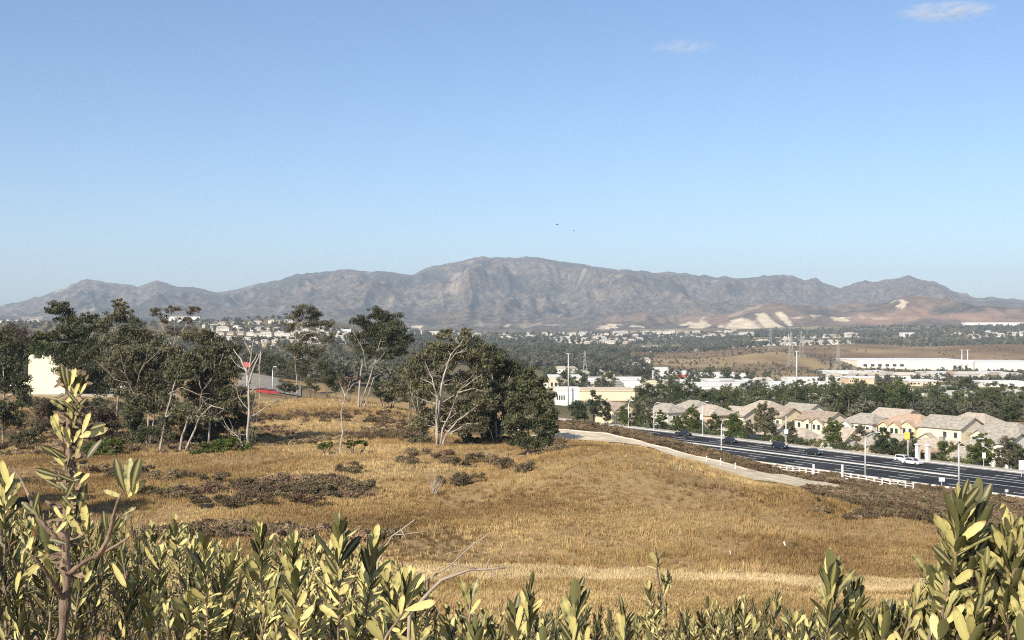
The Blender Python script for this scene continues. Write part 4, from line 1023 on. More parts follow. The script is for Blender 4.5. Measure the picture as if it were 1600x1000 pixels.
def broad_tree(label, px, d, h, wd, leaf, seed, group=None, name='street_tree', trunk_f=.3, cov=1.1, cat='tree', base=None):
    r = random.Random(seed); base = base or G(px, d); root = tag(empty(name, base), label, cat, group); m = MB()
    top = Vector((r.uniform(-.3, .3), r.uniform(-.3, .3), h * .75)); p = bend((0, 0, -.3), top, 5, .03, r)
    m.tube(p, [h * .022, h * .02, h * .017, h * .013, h * .009, h * .004], 6)
    lob = []
    for i in range(8):
        a = i * 2.4 + r.uniform(-.4, .4); f = i / 7; zz = h * (trunk_f + (.92 - trunk_f) * f); rr = wd * .5 * (1 - .75 * abs(f - .4)) * r.uniform(.35, .6)
        c = Vector((math.cos(a) * rr, math.sin(a) * rr, zz)); s = wd * r.uniform(.24, .34) * (1 - .35 * f)
        lob.append((tuple(c), s, s, s * r.uniform(.75, 1.0))); m.tube(bend(path_at(p, min(.95, .35 + .6 * f)), c, 3, .06, r), [h * .008, h * .006, h * .004, h * .002], 4)
    m.build('trunk', M['bark_dark'], root, True)
    V, Q = leaf_cloud(lob, cov, max(.28, wd * .055), 0, seed=seed, clump=.42); link('crown', mesh_np('crown', V, Q, (M[leaf],)), root)
    return root
ST = [(928, 308, 9, 5, 'leaf_belt', 'tall narrow dark tree left of the yellow-cream house'), (945, 300, 7, 5, 'leaf_belt', 'dark rounded tree at the left corner of the yellow-cream house'), (905, 305, 6, 7, 'leaf_belt', 'wide dark tree behind the scrub crest, left of all houses'),
      (975, 296, 5.5, 4, 'leaf_green', 'small green tree in front of the yellow-cream house'), (1000, 298, 6.5, 5, 'leaf_belt', 'dark tree between the yellow-cream and cream-white houses'), (1012, 290, 8, 4, 'leaf_olive', 'thin ragged tree at the left side of the cream-white house'),
      (1032, 288, 5, 4, 'leaf_green', 'small yard tree in front of the cream-white house'), (1082, 284, 7.5, 6, 'leaf_green', 'round green street tree between cream-white and tan-roofed houses'), (1060, 283, 4, 4, 'leaf_green', 'low green yard tree by the road, below the cream-white house'),
      (1118, 276, 6, 4.5, 'leaf_green', 'street tree left in front of the big tan-roofed house'), (1148, 272, 6.5, 7, 'leaf_green', 'broad street tree in front of the big tan-roofed house'), (1170, 268, 5, 4, 'leaf_olive', 'thin brownish street tree left of the dark street tree'),
      (1196, 262, 8, 5.5, 'leaf_olive', 'dark street tree overlapping the cream gable house'), (1234, 258, 5, 3.5, 'leaf_olive', 'small tree behind the pole with the white box'), (1302, 247, 6, 4.6, 'leaf_green', 'round street tree between hipped and pale yellow houses'),
      (1345, 250, 6.5, 4, 'leaf_olive', 'thin yard tree behind the arm lamp'), (1380, 236, 5, 4, 'leaf_belt', 'small dark tree at the low grey-roofed house'), (1424, 234, 5.5, 4, 'leaf_olive', 'olive tree behind the yellow-sign pole'),
      (1478, 231, 5, 4.8, 'leaf_green', 'round olive street tree in front of the dark shaded house'), (1534, 222, 6.5, 5, 'leaf_green', 'full green street tree right of the second arm lamp'), (1578, 218, 6.5, 5, 'leaf_olive', 'yard tree in front of the white two-storey house'),
      (1598, 222, 5, 4, 'leaf_green', 'green tree at the right edge by the white two-storey house'), (1138, 300, 8, 6, 'leaf_belt', 'dark tree rising behind the big tan-roofed house'), (1400, 243, 4.6, 4, 'leaf_belt', 'dark low tree between grey-roofed and orange-roofed houses')]
for i, (px, d, h, wd, lf, lb) in enumerate(ST): broad_tree(lb, px, d, h * (.92 if px < 1180 else 1.08), wd * (1.0 if px < 1180 else 1.3), lf, 420 + i)

# belt of trees behind the houses: a few kinds, copied
protos = []
for i in range(6):
    o = broad_tree('x', 0, 0, 10, 9 if i % 2 else 7.5, 'leaf_belt', 460 + i, name='belt_tree', trunk_f=.16, cov=.8, base=Vector((0, 0, 0))); protos.append(o)
BELT = []
rb = random.Random(11)
def belt(px0, px1, d0, d1, n, h0, h1, label, group):
    for i in range(n):
        BELT.append((px0 + (px1 - px0) * (i + rb.uniform(.1, .9)) / n, rb.uniform(d0, d1), rb.uniform(h0, h1), label, group))
belt(1085, 1230, 345, 400, 13, 8, 11, 'dark green tree in the belt behind the left roadside houses', 'tree belt behind the roadside houses')
belt(1230, 1420, 345, 420, 18, 8, 12, 'dark green tree in the belt behind the middle roadside houses', 'tree belt behind the roadside houses')
belt(1420, 1620, 345, 420, 16, 7, 10, 'dark green tree in the belt behind the right roadside houses', 'tree belt behind the roadside houses')
belt(1130, 1330, 430, 560, 15, 9, 13, 'dark tree farther back in the belt, left of the long warehouse', 'farther tree belt')
belt(1330, 1620, 430, 600, 22, 9, 13, 'dark tree farther back in the belt, below the long warehouse', 'farther tree belt')
belt(1000, 1090, 420, 520, 7, 11, 14, 'dark round tree in front of the white long buildings', 'round trees before the white buildings')
belt(990, 1200, 900, 1050, 16, 9, 13, 'small dark tree on the edge of the brown hill', 'trees along the brown hill edge')
belt(1290, 1620, 1000, 1500, 26, 6, 10, 'small dark tree around the long warehouse', 'trees around the long warehouse')
belt(850, 960, 640, 1000, 16, 9, 14, 'dark tree among the pale buildings behind the grove', 'trees among the pale buildings')
HOUSE_AT = [(1042, 'cream-white house'), (1112, 'big tan-roofed house'), (1165, 'half hidden tan roof'), (1220, 'plain wide gable'), (1283, 'long brown roof with two gables'), (1355, 'grey-tan roof'), (1425, 'orange roof'), (1488, 'wide cream gable'), (1545, 'beige back-row house'), (1590, 'grey house at the right edge')]
def over(px): return min(HOUSE_AT, key=lambda q: abs(q[0] - px))[1]
def belt_label(px, d, lb, gp):
    if gp.startswith('tree belt'): return 'dark green tree of the near belt, above the ' + over(px)
    if gp.startswith('farther'): return 'dark tree of the farther belt, above the ' + over(px)
    if gp.startswith('trees around'): return 'small dark tree near the long warehouse, ' + ('left of its windows' if px < 1345 else 'below its windows' if px < 1420 else 'below its middle' if px < 1475 else 'below its right end' if px < 1530 else 'below the second warehouse')
    if gp.startswith('trees along'): return 'small dark tree on the edge of the brown hill, ' + ('left of the red-banded store' if px < 1030 else 'behind the red-banded store' if px < 1085 else 'behind the long white store')
    return lb
for i, (px, d, h, lb, gp) in enumerate(BELT):
    p = protos[i % 6]
    o = p if i < 6 else copy_tree(p)
    BELT[i] = (o, px, d, h, lb, gp)
for i, (o, px, d, h, lb, gp) in enumerate(BELT):
    o.location = G(px, d); o.scale = (h / 10 * rb.uniform(.85, 1.3),) * 2 + (h / 10,); o.rotation_euler = (0, 0, rb.uniform(0, 6.28)); tag(o, belt_label(px, d, lb, gp), 'tree', gp)

# ------------------------------------------------------------------ lamps, poles, signs
def lamp(label, px, d, h, arm=2.4, right=True, base=None):
    b0 = base or G(px, d); root = tag(empty('street_lamp', b0), label, 'street lamp', 'street lamps'); m = MB()
    m.tube([(0, 0, -.2), (0, 0, h * .5), (0, 0, h)], [.15, .12, .09], 8); m.build('pole', M['metal_pole'], root, True)
    sg = 1 if right else -1; m = MB()
    m.tube([(0, 0, h - .1), (sg * arm * .4, 0, h + .45), (sg * arm, 0, h + .75)], [.07, .06, .05], 6); m.build('arm', M['metal_pole'], root, True)
    m = MB(); m.prism([(sg * (arm - .1), h + .68), (sg * (arm + .75), h + .70), (sg * (arm + .7), h + .85), (sg * arm, h + .9)], -.16, .16, 'y'); m.build('lamp_head', M['metal_pole'], root)
    m = MB(); m.tube([(0, 0, -.1), (0, 0, .35)], [.24, .2], 8); m.build('base', M['kerb'], root)
def lamp_at(label, px, s, h, arm=2.4, right=True): x, y = onroad(px, s); lamp(label, 0, 0, h, arm, right, GXY(x, y))
lamp_at('tall arm lamp standing behind the white rail fence', 1352, -13.6, 6.6, 1.7)
lamp_at('tall lamp on the near roadside, by the brown scrub strip', 1127, -13.6, 6.4, .7)
lamp_at('arm lamp on the near roadside, seen above the right-hand foreground shrub', 1498, -13.6, 7.0, 3.0)
lamp_at('lamp on the far pavement in front of the tan-roofed house', 1098, 13.6, 6.8, .6)
lamp_at('lamp on the far pavement behind the dark moving cars', 1228, 13.6, 6.0, .6, False)
lamp_at('lamp on the far pavement above the white moving cars', 1419, 13.6, 6.4, .6, False)
lamp_at('lamp on the far pavement left of the cream-white house', 1022, 13.6, 5.6, .6)
lamp_at('short pole lamp behind the scrub crest, in front of the yellow-cream house', 982, 13.6, 5.6, .5)
lamp_at('short pole lamp behind the scrub crest, farthest left', 913, 13.6, 5.2, .5)
def sign(label, px, s, z, w, h, col, pole=True, name='sign'):
    x, y = onroad(px, s); root = tag(empty(name, GXY(x, y)), label, 'sign')
    m = MB(); m.box(-w / 2, w / 2, -.16, -.12, z, z + h); m.build('panel', mat(name + '_face', [tuple(c * .9 for c in col), col], 2, .6), root)
    m = MB()
    if pole: m.tube([(0, 0, -.2), (0, 0, z + h)], [.06, .05], 6)
    else: m.box(-.12, .12, -.119, .12, z + h * .4, z + h * .6)
    m.build('post' if pole else 'bracket', M['metal_pole'], root)
sign('yellow sign on the lamp pole above the white moving cars', 1417, 13.4, 3.7, 1.0, 1.3, (.80, .60, .12), False)
sign('white square sign on the lamp pole behind the dark moving cars', 1228, 13.4, 2.4, .8, .9, (.8, .8, .78), False)
sign('white upright sign on the lamp pole in front of the tan-roofed house', 1096, 13.4, 3.6, .7, 1.2, (.8, .79, .7), False)
sign('white roadside sign on a post in front of the far-right hedges', 1537, 14.5, 1.6, .6, 1.0, (.8, .8, .8))
sign('tall white roadside sign at the right edge of the road', 1596, 8, 1.2, 1.0, 1.6, (.8, .8, .8))
sign('small white box sign on the near verge at the end of the rail fence', 1471, -12.95, .9, .9, .6, (.8, .8, .8))
sign('grey post sign on the near verge beside the right-hand shrub', 1572, -14.4, .8, .5, .4, (.6, .6, .6))

# ------------------------------------------------------------------ white rail fences, trail posts
def fence(label, ends, n):
    (pa, da), (pb, db) = ends; base = G(pa, da); root = tag(empty('rail_fence', base), label, 'fence'); prev = None
    for i in range(n):
        f = i / (n - 1); p = G(pa + (pb - pa) * f, da + (db - da) * f) - base; m = MB(); m.box(p.x - .09, p.x + .09, p.y - .09, p.y + .09, p.z - .3, p.z + 1.25); m.build('post', trim, root)
        if prev is not None:
            for z in (.3, .68, 1.06):
                m = MB(); m.tube([prev + Vector((0, 0, z)), p + Vector((0, 0, z))], .065, 4); m.build('rail', trim, root)
        prev = p
fence('white rail fence left of the gap where the trail meets the road', ((1199, 204.5), (1279, 196.5)), 9)
fence('longer white rail fence right of the gap, in front of the arm lamp', ((1317, 192.5), (1427, 182.5)), 10)
for px, d, h, lb in ((1316, 192.0, 2.3, 'tall white post at the left end of the longer rail fence'), (1271, 197.0, 1.9, 'tall white post at the right end of the left rail fence')):
    m = MB(); m.box(-.14, .14, -.14, .14, -.2, h); m.box(-.17, .17, -.17, .17, h, h + .08); tag(m.build('gate_post', trim, loc=G(px, d)), lb, 'post')
for px, d, lb in ((1104, 143.2, 'first'), (1126, 141.8, 'second'), (1149, 140.2, 'third')):
    m = MB(); m.tube([(0, 0, -.2), (0, 0, .7)], [.07, .06], 6); m.tube([(0, 0, .7), (0, 0, .76)], [.09, .05], 6)
    tag(m.build('marker_post', trim, loc=G(px, d)), lb + ' small white marker post from the left along the pale trail', 'post')

# ------------------------------------------------------------------ cars
def car(label, px, s, col, heading=1, name='car', L=4.6, wdt=1.85, H=1.5, kind='sedan', loc=None, rot=None):
    if loc is None: x, y = onroad(px, s); loc = Vector((x, y, CZ + ROAD_Z + .066)); 
    root = tag(empty(name, loc, (HROT if heading > 0 else HROT + math.pi) if rot is None else rot, .76), label, 'car')
    paint = mat(name + '_paint', [tuple(c * .92 for c in col), col], 1, .3, .6)
    hb = H * .56; l = L / 2; w = wdt / 2
    m = MB()      # lower body with wheel-arch gaps shaped by the profile
    m.prism([(-l, .38), (-l + .1, .25), (l - .1, .25), (l, .38), (l - .03, hb - .12), (l * .62, hb), (-l * .9, hb + .03), (-l, hb - .08)], -w, w, 'y')
    m.build('body', paint, root)
    if kind == 'sedan': pr = [(-l * .78, hb + .02), (-l * .42, H), (l * .16, H), (l * .52, hb)]
    elif kind == 'van': pr = [(-l * .97, hb), (-l * .95, H), (l * .5, H), (l * .8, hb)]
    elif kind == 'pickup': pr = [(-l * .12, hb), (-l * .08, H), (l * .25, H), (l * .55, hb)]
    else: pr = [(-l * .96, hb + .02), (-l * .86, H), (l * .18, H), (l * .52, hb)]
    m = MB(); m.prism(pr, -w * .86, w * .86, 'y'); cb = m.build('cabin', paint, root)
    cxm = sum(p[0] for p in pr) / 4; czm = (hb + H) / 2
    sh = [(cxm + (a - cxm) * .86, czm + (z - czm) * .72) for a, z in pr]
    for sg in (-1, 1):
        m = MB(); m.prism(sh, sg * w * .861, sg * w * .872, 'y'); m.build('side_window', M['window'], cb)
    for (p, q, nm) in ((2, 3, 'windscreen'), (1, 0, 'rear_window')):
        a, b_ = Vector((pr[p][0], 0, pr[p][1])), Vector((pr[q][0], 0, pr[q][1])); n_ = (b_ - a); n_ = Vector((-n_.z, 0, n_.x)).normalized()
        if n_.z < 0: n_ = -n_
        a2, b2 = a.lerp(b_, .12) + n_ * .012, a.lerp(b_, .9) + n_ * .012; m = MB(); m.quad([(a2.x, -w * .72, a2.z), (b2.x, -w * .78, b2.z), (b2.x, w * .78, b2.z), (a2.x, w * .72, a2.z)]); m.build(nm, M['window'], cb)
    for sx in (-1, 1):
        for sy in (-1, 1):
            m = MB(); m.tube([(sx * l * .62, sy * (w - .20), .32), (sx * l * .62, sy * (w + .015), .32)], .32, 12); wl = m.build('wheel', M['tyre'], root)
            m = MB(); m.tube([(sx * l * .62, sy * (w + .016), .32), (sx * l * .62, sy * (w + .03), .32)], .19, 10); m.build('rim', M['rim'], wl)
    for sy in (-1, 1):
        m = MB(); m.box(l - .06, l + .012, sy * w * .7 - .2, sy * w * .7 + .2, hb - .30, hb - .14); m.build('headlight', M['lamp_lens'], root)
        m = MB(); m.box(-l - .012, -l + .06, sy * w * .75 - .15, sy * w * .75 + .15, hb - .28, hb - .12); m.build('tail_light', M['tail_lens'], root)
    return root
white, dark = (.78, .78, .77), (.025, .028, .035)
car('white hatchback on the road, left one of the white pair', 1413, 9.9, white, 1, H=1.55, kind='suv', L=4.4)
car('white sedan on the road, right one of the white pair', 1426, 7.6, white, 1, L=4.8)
car('dark car on the road with bright front lights, right of the white-box pole', 1271, 5.0, dark, 1)
car('dark navy car on the road passing the pole with the white box', 1219, 7.8, (.02, .025, .05), 1, H=1.7, kind='suv')
car('black car on the road behind the near roadside lamp', 1141, 7.6, dark, 1)
car('dark pickup at the far kerb, left of the tan-roofed house', 1068, 9.4, dark, 1, kind='pickup', L=5.4, H=1.8)
x, y = onroad(1183, 17.6); car('dark van parked beside the dark street tree', 0, 0, (.02, .03, .025), 1, H=2.1, L=5.2, kind='van', loc=GXY(x, y, .02))
x, y = onroad(1506, 20.5); car('white car parked in the yard by the small white gabled house', 0, 0, white, 1, kind='suv', loc=GXY(x, y, .02))
for px, d, lb, kd in ((413, 292, 'red car on the lot behind the dead tree, left one', 'suv'), (426, 291, 'red car on the lot behind the knoll, right one', 'sedan')):
    car(lb, 0, 0, (.40, .03, .03), 1, kind=kd, loc=G(px, d, .08), rot=math.radians(-10), H=1.6)
for px, d, lb, col in ((163, 282, 'dark car on the lot right of the cream building', dark), (178, 284, 'dark car on the lot farther right of the cream building', (.03, .03, .04))):
    car(lb, 0, 0, col, 1, kind='suv', loc=G(px, d, .08), rot=math.radians(8))

# lot behind the grove: pale slab, lamp post, red sign
lot = MB(); ps = []
for i in range(13):
    row = []
    for j in range(7):
        px = 372 + (470 - 372) * i / 12; d = 305 + (392 - 305) * j / 6; row.append(G(px, d, .25))
    ps.append(row)
for i in range(12):
    for j in range(6): lot.quad([ps[i][j], ps[i + 1][j], ps[i + 1][j + 1], ps[i][j + 1]])
tag(lot.build('car_park', mat('pale_paving', [(.26, .23, .18), (.36, .32, .26)], .15, .9)), kind='structure')
root = tag(empty('red_sign', G(385, 288)), 'red square sign on a post behind the dead tree', 'sign')
m = MB(); m.box(-.7, .7, -.1, .0, 6.0, 7.1); m.build('panel', mat('red_panel', [(.60, .13, .12), (.66, .17, .15)], 1, .5), root); m = MB(); m.tube([(0, .08, -.2), (0, .08, 7.2)], .09, 6); m.build('post', M['metal_pole'], root)
lamp('slim lamp post with a dark head on the pale lot', 426, 300, 5.6, .25)
# cream building on the left with notched parapet
root = tag(empty('cream_building', G(72, 280)), 'bright cream building with notched parapet at the left behind the trees', 'building')
cm = mat('bright_cream_stucco', [(.80, .74, .50), (.86, .81, .58)], .4, .9, bump=.05)
m = MB(); m.box(-4.0, 4.2, 0, 9, -1, 8.3); m.build('wall', cm, root)
for a, c in ((-4.0, -2.9), (-.9, 1.3)):
    m = MB(); m.box(a, c, .002, 1.2, 8.3, 9.2); m.build('parapet', cm, root)
m = MB(); m.box(-7.5, -4.01, .5, 8, -1, 2.6); m.build('side_wing', cm, root)
m = MB(); m.box(-7.7, -3.9, -1.2, .45, 2.2, 2.45); m.build('awning', trim, root)
m = MB(); m.box(-8, 16, -1.6, -.4, -.6, .35); m.build('low_wall', WM['grey'], root)
root = tag(empty('low_building', G(165, 300)), 'low pale flat building between trees right of the cream one', 'building')
m = MB(); m.box(-4, 5, 0, 6, -1, 4.2); m.build('wall', WM['grey'], root); m = MB(); m.box(-4.4, 5.4, -.5, 6.4, 4.2, 4.7); m.build('roof', trim, root); window(root, '-y', -1.5, 1.2, 2.2, 1.4, 0); window(root, '-y', 2.5, 1.2, 2.2, 1.4, 0)

# ------------------------------------------------------------------ valley buildings
def block(label, px0, px1, ytop, ybase, d, wall=(.78, .75, .68), roof=None, depth=None, windows=0, dock=0, name='warehouse', stripe=None):
    dd = d * np.exp(np.linspace(-.45, .45, 400)); gy_ = 500 - ground_z(((px0 + px1) / 2 - 800) * dd / F, dd) * F / dd
    d = float(dd[np.argmin(np.abs(gy_ - ybase) + 2.0 * np.abs(np.log(dd / d)))])
    k = d / F; w = (px1 - px0) * k; h = (ybase - ytop) * k; c = G((px0 + px1) / 2, d)
    root = tag(empty(name, c), label, 'building'); dp = depth or max(12, w * .4)
    zt = CZ - (ytop - 500) * k - c.z; zb = min(zt - h, 0) - 8
    wm = mat(name + '_wall', [tuple(x * .92 for x in wall), wall], .1, .85)
    m = MB(); m.box(-w / 2, w / 2, 0, dp, zb, zt); m.build('wall', wm, root)
    m = MB(); m.box(-w / 2 - .3, w / 2 + .3, -.3, dp + .3, zt, zt + .6); m.build('roof', mat(name + '_roof', [tuple(x * .9 for x in (roof or wall)), roof or wall], .1, .85), root)
    for i in range(windows):
        ww = w * .35 / windows; x = -w / 2 + w * .05 + i * w * .38 / windows; m = MB(); m.box(x, x + ww * .55, -.15, -.01, zt - h * .62, zt - h * .35); m.build('window', M['window'], root)
    for i in range(dock):
        x = w / 2 - w * .06 - i * w * .05; m = MB(); m.box(x - w * .014, x + w * .014, -.2, -.02, zt - h * .95, zt - h * .5); m.build('dock_door', M['window'], root)
    if stripe: m = MB(); m.box(stripe[0] * w, stripe[1] * w, -.4, -.05, zt - h * .7, zt - h * .2); m.build('red_band', mat('red_band', [(.55, .12, .08)], 1, .6), root)
    return root
cr, wh, gy = (.74, .66, .48), (.80, .78, .73), (.30, .29, .27)
block('cream block with a tall pole before it, behind the grove end', 858, 908, 590, 612, 560, cr, wh, 30, 3)
block('wide white block right of the cream block with the pole', 905, 1010, 594, 606, 600, wh, wh, 40, 4)
block('grey-fronted low building in front of the wide white block', 933, 974, 600, 611, 540, gy, gy, 20)
block('long low cream roofed building behind the yellow-cream house', 900, 992, 611, 626, 480, cr, (.70, .58, .40), 26, 0)
block('small white building at the right edge of the grove', 868, 905, 609, 634, 440, wh, wh, 16, 4)
block('small yellowish box building among trees in the middle', 1007, 1026, 597, 606, 620, cr, cr, 14)
block('white store with a red band in its middle', 1027, 1082, 583, 594, 900, wh, wh, 40, 0, 0, stripe=(-.02, .3))
block('long white store right of the one with the red band', 1083, 1166, 585, 591, 930, wh, wh, 40, 6)
block('long white flat building in front of the brown hill, upper one', 1106, 1182, 596, 603, 780, wh, wh, 34)
block('long white flat building above the round trees, lower one', 1076, 1222, 604, 616, 650, wh, wh, 40, 5)
block('long thin white building right of the tall pylon pole', 1204, 1296, 600, 606, 760, wh, wh, 30)
block('huge long white warehouse with windows at its left end', 1340, 1521, 564, 578, 1700, (.84, .80, .68), wh, 120, 6, 3)
block('second white warehouse at the right edge, beside the huge one', 1527, 1640, 567, 580, 1650, (.84, .80, .70), wh, 120, 0, 2)
block('thin white building below the huge warehouse, left', 1303, 1400, 583, 589, 1300, wh, wh, 60, 4)
block('small yellowish school-like building left of the thin white one', 1326, 1366, 591, 600, 1050, (.72, .55, .38), wh, 24, 5)
block('thin white building below the huge warehouse, right', 1462, 1600, 585, 592, 1250, wh, wh, 60, 5)
block('white low roof just above the tree belt, left of two', 1374, 1422, 614, 621, 720, wh, wh, 26)
block('white low roof just above the tree belt, right of two', 1450, 1630, 615, 624, 700, wh, wh, 30, 4)
block('white house-like block high on the wooded slope at right', 1411, 1429, 520, 527, 3300, wh, wh, 30, name='hill_building')
block('long pale building on the slope at the far right edge', 1508, 1640, 504, 509, 4000, wh, wh, 40, name='hill_building')
block('long white building above the left grove, under the sparse tufts', 256, 292, 495, 501, 2300, wh, wh, 40, name='hill_building')
block('short white building right of the long one above the left grove', 294, 312, 495, 500, 2320, wh, wh, 30, name='hill_building')
block('white low building seen between full-headed and white-limbed trees', 636, 664, 555, 561, 1300, wh, wh, 20)
block('white building row left of the full-headed tree on the hillside', 526, 548, 515, 521, 2100, wh, wh, 20, name='hill_building')

block('pale store roof above the tree belt, left of the tall hill pole', 1180, 1232, 607, 613, 600, wh, wh, 24)
block('beige low block behind the round trees, right of the small yellowish box', 1040, 1072, 596, 603, 700, (.66, .58, .46), wh, 20, 3)
block('white flat roof behind the long thin white building', 1232, 1300, 592, 597, 850, wh, wh, 30)
block('grey-white shed left of the school-like building', 1296, 1324, 603, 609, 700, (.6, .58, .54), wh, 18)
block('beige block below the thin white building at right', 1420, 1466, 596, 603, 1000, (.66, .57, .44), wh, 24, 3)
block('white low hall below the second warehouse', 1540, 1610, 598, 605, 950, wh, wh, 26, 3)
block('pale roof inside the tree belt under the huge warehouse', 1476, 1516, 606, 612, 800, wh, (.6, .56, .5), 20)
block('white hall behind the white store with the red band', 1000, 1048, 576, 581, 1150, wh, wh, 30)
# far houses: small hipped houses, copied; each a thing
def far_house_mesh(wall, roof, w, dp, h):
    m = MB(); m.box(-w / 2, w / 2, -dp / 2, dp / 2, -4, h, 0)
    rr = MB(); gable_roof(rr, -w / 2, w / 2, -dp / 2, dp / 2, h, dp * .24, .5, .25, hip=dp * .3)
    b0 = len(m.v); m.v += rr.v; m.f += [tuple(b0 + i for i in f) for f in rr.f]; m.m += [1] * len(rr.f)
    for x in (-w * .3, 0, w * .3): m.box(x - .8, x + .8, -dp / 2 - .06, -dp / 2 - .01, h * .45, h * .75, 2)
    return m.mesh('far_house', [WM[wall], RM[roof], M['window']])
RM['pale'] = roofm('pale_tile', (.42, .38, .33), (.60, .55, .48))
WM['far'] = wallm('far_pale_stucco', (.72, .68, .60)); WM['far2'] = wallm('far_beige_stucco', (.56, .48, .37))
FH = [far_house_mesh('white', 'pale', 15, 10, 5.6), far_house_mesh('far', 'grey', 16, 11, 5.8), far_house_mesh('far2', 'pale', 13, 10, 3.6), far_house_mesh('far', 'pale', 20, 10, 6.2), far_house_mesh('far2', 'brown', 14, 10, 4.6), far_house_mesh('white', 'tan', 14, 10, 5.2)]
rf = random.Random(21)
def far_place(px, group):
    if group.startswith('far strip'): return ', ' + ('left of the white-limbed tree' if px < 690 else 'above the white-limbed tree' if px < 800 else 'above the dense right grove tree' if px < 865 else 'above the tall white pole' if px < 930 else 'left of the pale scars' if px < 1060 else 'under the pale scars')
    if group.startswith('rows'): return ', ' + ('left part' if px < 400 else 'middle' if px < 450 else 'behind the airy tree' if px < 510 else 'right part')
    if group.startswith('houses beyond'): return ', ' + ('left of the pylons' if px < 1195 else 'behind the pylons' if px < 1265 else 'right of the pylons')
    if group.startswith('houses inside'): return ', above the ' + over(px)
    return ''
def far_row(px0, px1, d0, d1, n, label, group, sc_=1.0, jit=8):
    for i in range(n):
        f = (i + rf.uniform(.15, .85)) / n; px = px0 + (px1 - px0) * f; d = d0 + (d1 - d0) * f + rf.uniform(-jit, jit)
        o = link('far_house', rf.choice(FH), loc=G(px, d), rot=(0, 0, rf.uniform(-.35, .35)), scale=sc_ * rf.uniform(.8, 1.15)); tag(o, label + far_place(px, group), 'house', group)
for k, (d, a, c, n) in enumerate([(1380, 395, 470, 7), (1480, 400, 540, 12), (1600, 330, 560, 17), (1740, 310, 560, 17), (1880, 320, 545, 15), (2040, 310, 530, 14), (2180, 340, 500, 11)]):
    far_row(a, c, d, d + 40, n, 'house in the ' + ('lowest', 'second lowest', 'third', 'middle', 'third highest', 'second highest', 'highest')[k] + ' row on the left hillside', 'rows of houses on the left hillside', .72, 12)
far_row(0, 75, 2450, 2500, 7, 'small white house on the ridge at the far left', 'houses on the far left ridge', .9)
for k, (d, a, c, n) in enumerate([(2700, 620, 980, 26), (3050, 640, 1000, 34), (3400, 700, 1180, 40), (3750, 860, 1150, 28)]):
    far_row(a, c, d, d + 60, n, 'tiny house in the ' + ('nearest', 'second', 'third', 'farthest')[k] + ' line across the valley', 'far strip of houses on the valley floor', 1.15, 40)
for k, (d, a, c, n) in enumerate([(2350, 1000, 1130, 8), (2480, 1150, 1330, 15), (2750, 1170, 1330, 12), (3100, 1200, 1345, 11)]):
    far_row(a, c, d, d + 60, n, 'small house beyond the brown hill, ' + ('hill edge line', 'first line below the cliffs', 'second line below the cliffs', 'third line below the cliffs')[k], 'houses beyond the brown hill', 1.25, 30)
far_row(1510, 1620, 2900, 2950, 9, 'small house on the wooded slope at the far right', 'houses on the right slope', 1.1, 60); far_row(1480, 1620, 3150, 3200, 9, 'small house on the wooded slope at the far right', 'houses on the right slope', 1.1, 60)
far_row(862, 950, 760, 900, 9, 'white house among palms and trees behind the cream block', 'white houses behind the cream block', .75, 60)
far_row(1140, 1600, 410, 570, 28, 'house roof showing between the belt trees', 'houses inside the tree belt', .8, 25)
far_row(870, 1010, 1000, 1500, 16, 'white house scattered among trees left of the brown hill', 'white houses left of the brown hill', .8, 120)
far_row(1300, 1620, 1050, 1180, 16, 'small pale building on the flat below the huge warehouse', 'small pale buildings below the warehouse', .9, 70)
far_row(1010, 1200, 720, 860, 9, 'small pale building among the white stores', 'small pale buildings among the stores', .7, 40)
# far woods: small trees as one mass each
def wood(name, n, pxr, dr, label, h=(6, 12), keep=None):
    P = img_points(n, pxr, dr, keep or (lambda px, d, x, z: rng.uniform(0, 1, len(x)) < smooth(-.5, .1, fbm(x / 160, d / 160, 131, 3))))
    pr = []
    for i in range(4):
        r = random.Random(500 + i); lob = [((r.uniform(-.25, .25), r.uniform(-.25, .25), .35 + .12 * j), .34, .34, .26) for j in range(4)]
        V, Q = leaf_cloud(lob, .6, .15, 0, seed=510 + i, clump=.45); pr.append(mesh_np('wood_tree', V, Q, (M['leaf_far'],)))
    scatter(name, P, rng.uniform(h[0], h[1], len(P)), pr, label, 'woodland')
wood('valley_woodland', 5200, (600, 1215), (1150, 3700), 'grey-green woodland covering the valley floor behind the grove', (8, 15), lambda px, d, x, z: (rng.uniform(0, 1, len(x)) < smooth(-.6, .1, fbm(x / 160, d / 160, 131, 3))) & ~((px + 60 * fbm(x / 90, d / 90, 133, 3) > 985) & (d < 2150)))
wood('slope_woodland', 2600, (1180, 1700), (2450, 4100), 'dark trees covering the far slope beyond the warehouse', (8, 14))
wood('left_woodland', 3000, (-100, 640), (480, 2500), 'dark trees between the hillside rows of houses at left', (6, 11))
wood('hill_scrub', 2600, (940, 1700), (1050, 2400), 'low dark scrub dotting the brown hill', (1.5, 4.5))
wood('belt_undergrowth', 900, (1000, 1700), (345, 620), 'dark green undergrowth beneath the tree belt', (4, 8))
wood('warehouse_scrub', 700, (1280, 1700), (1000, 1640), 'dark shrubs scattered below the long warehouse', (4, 8))

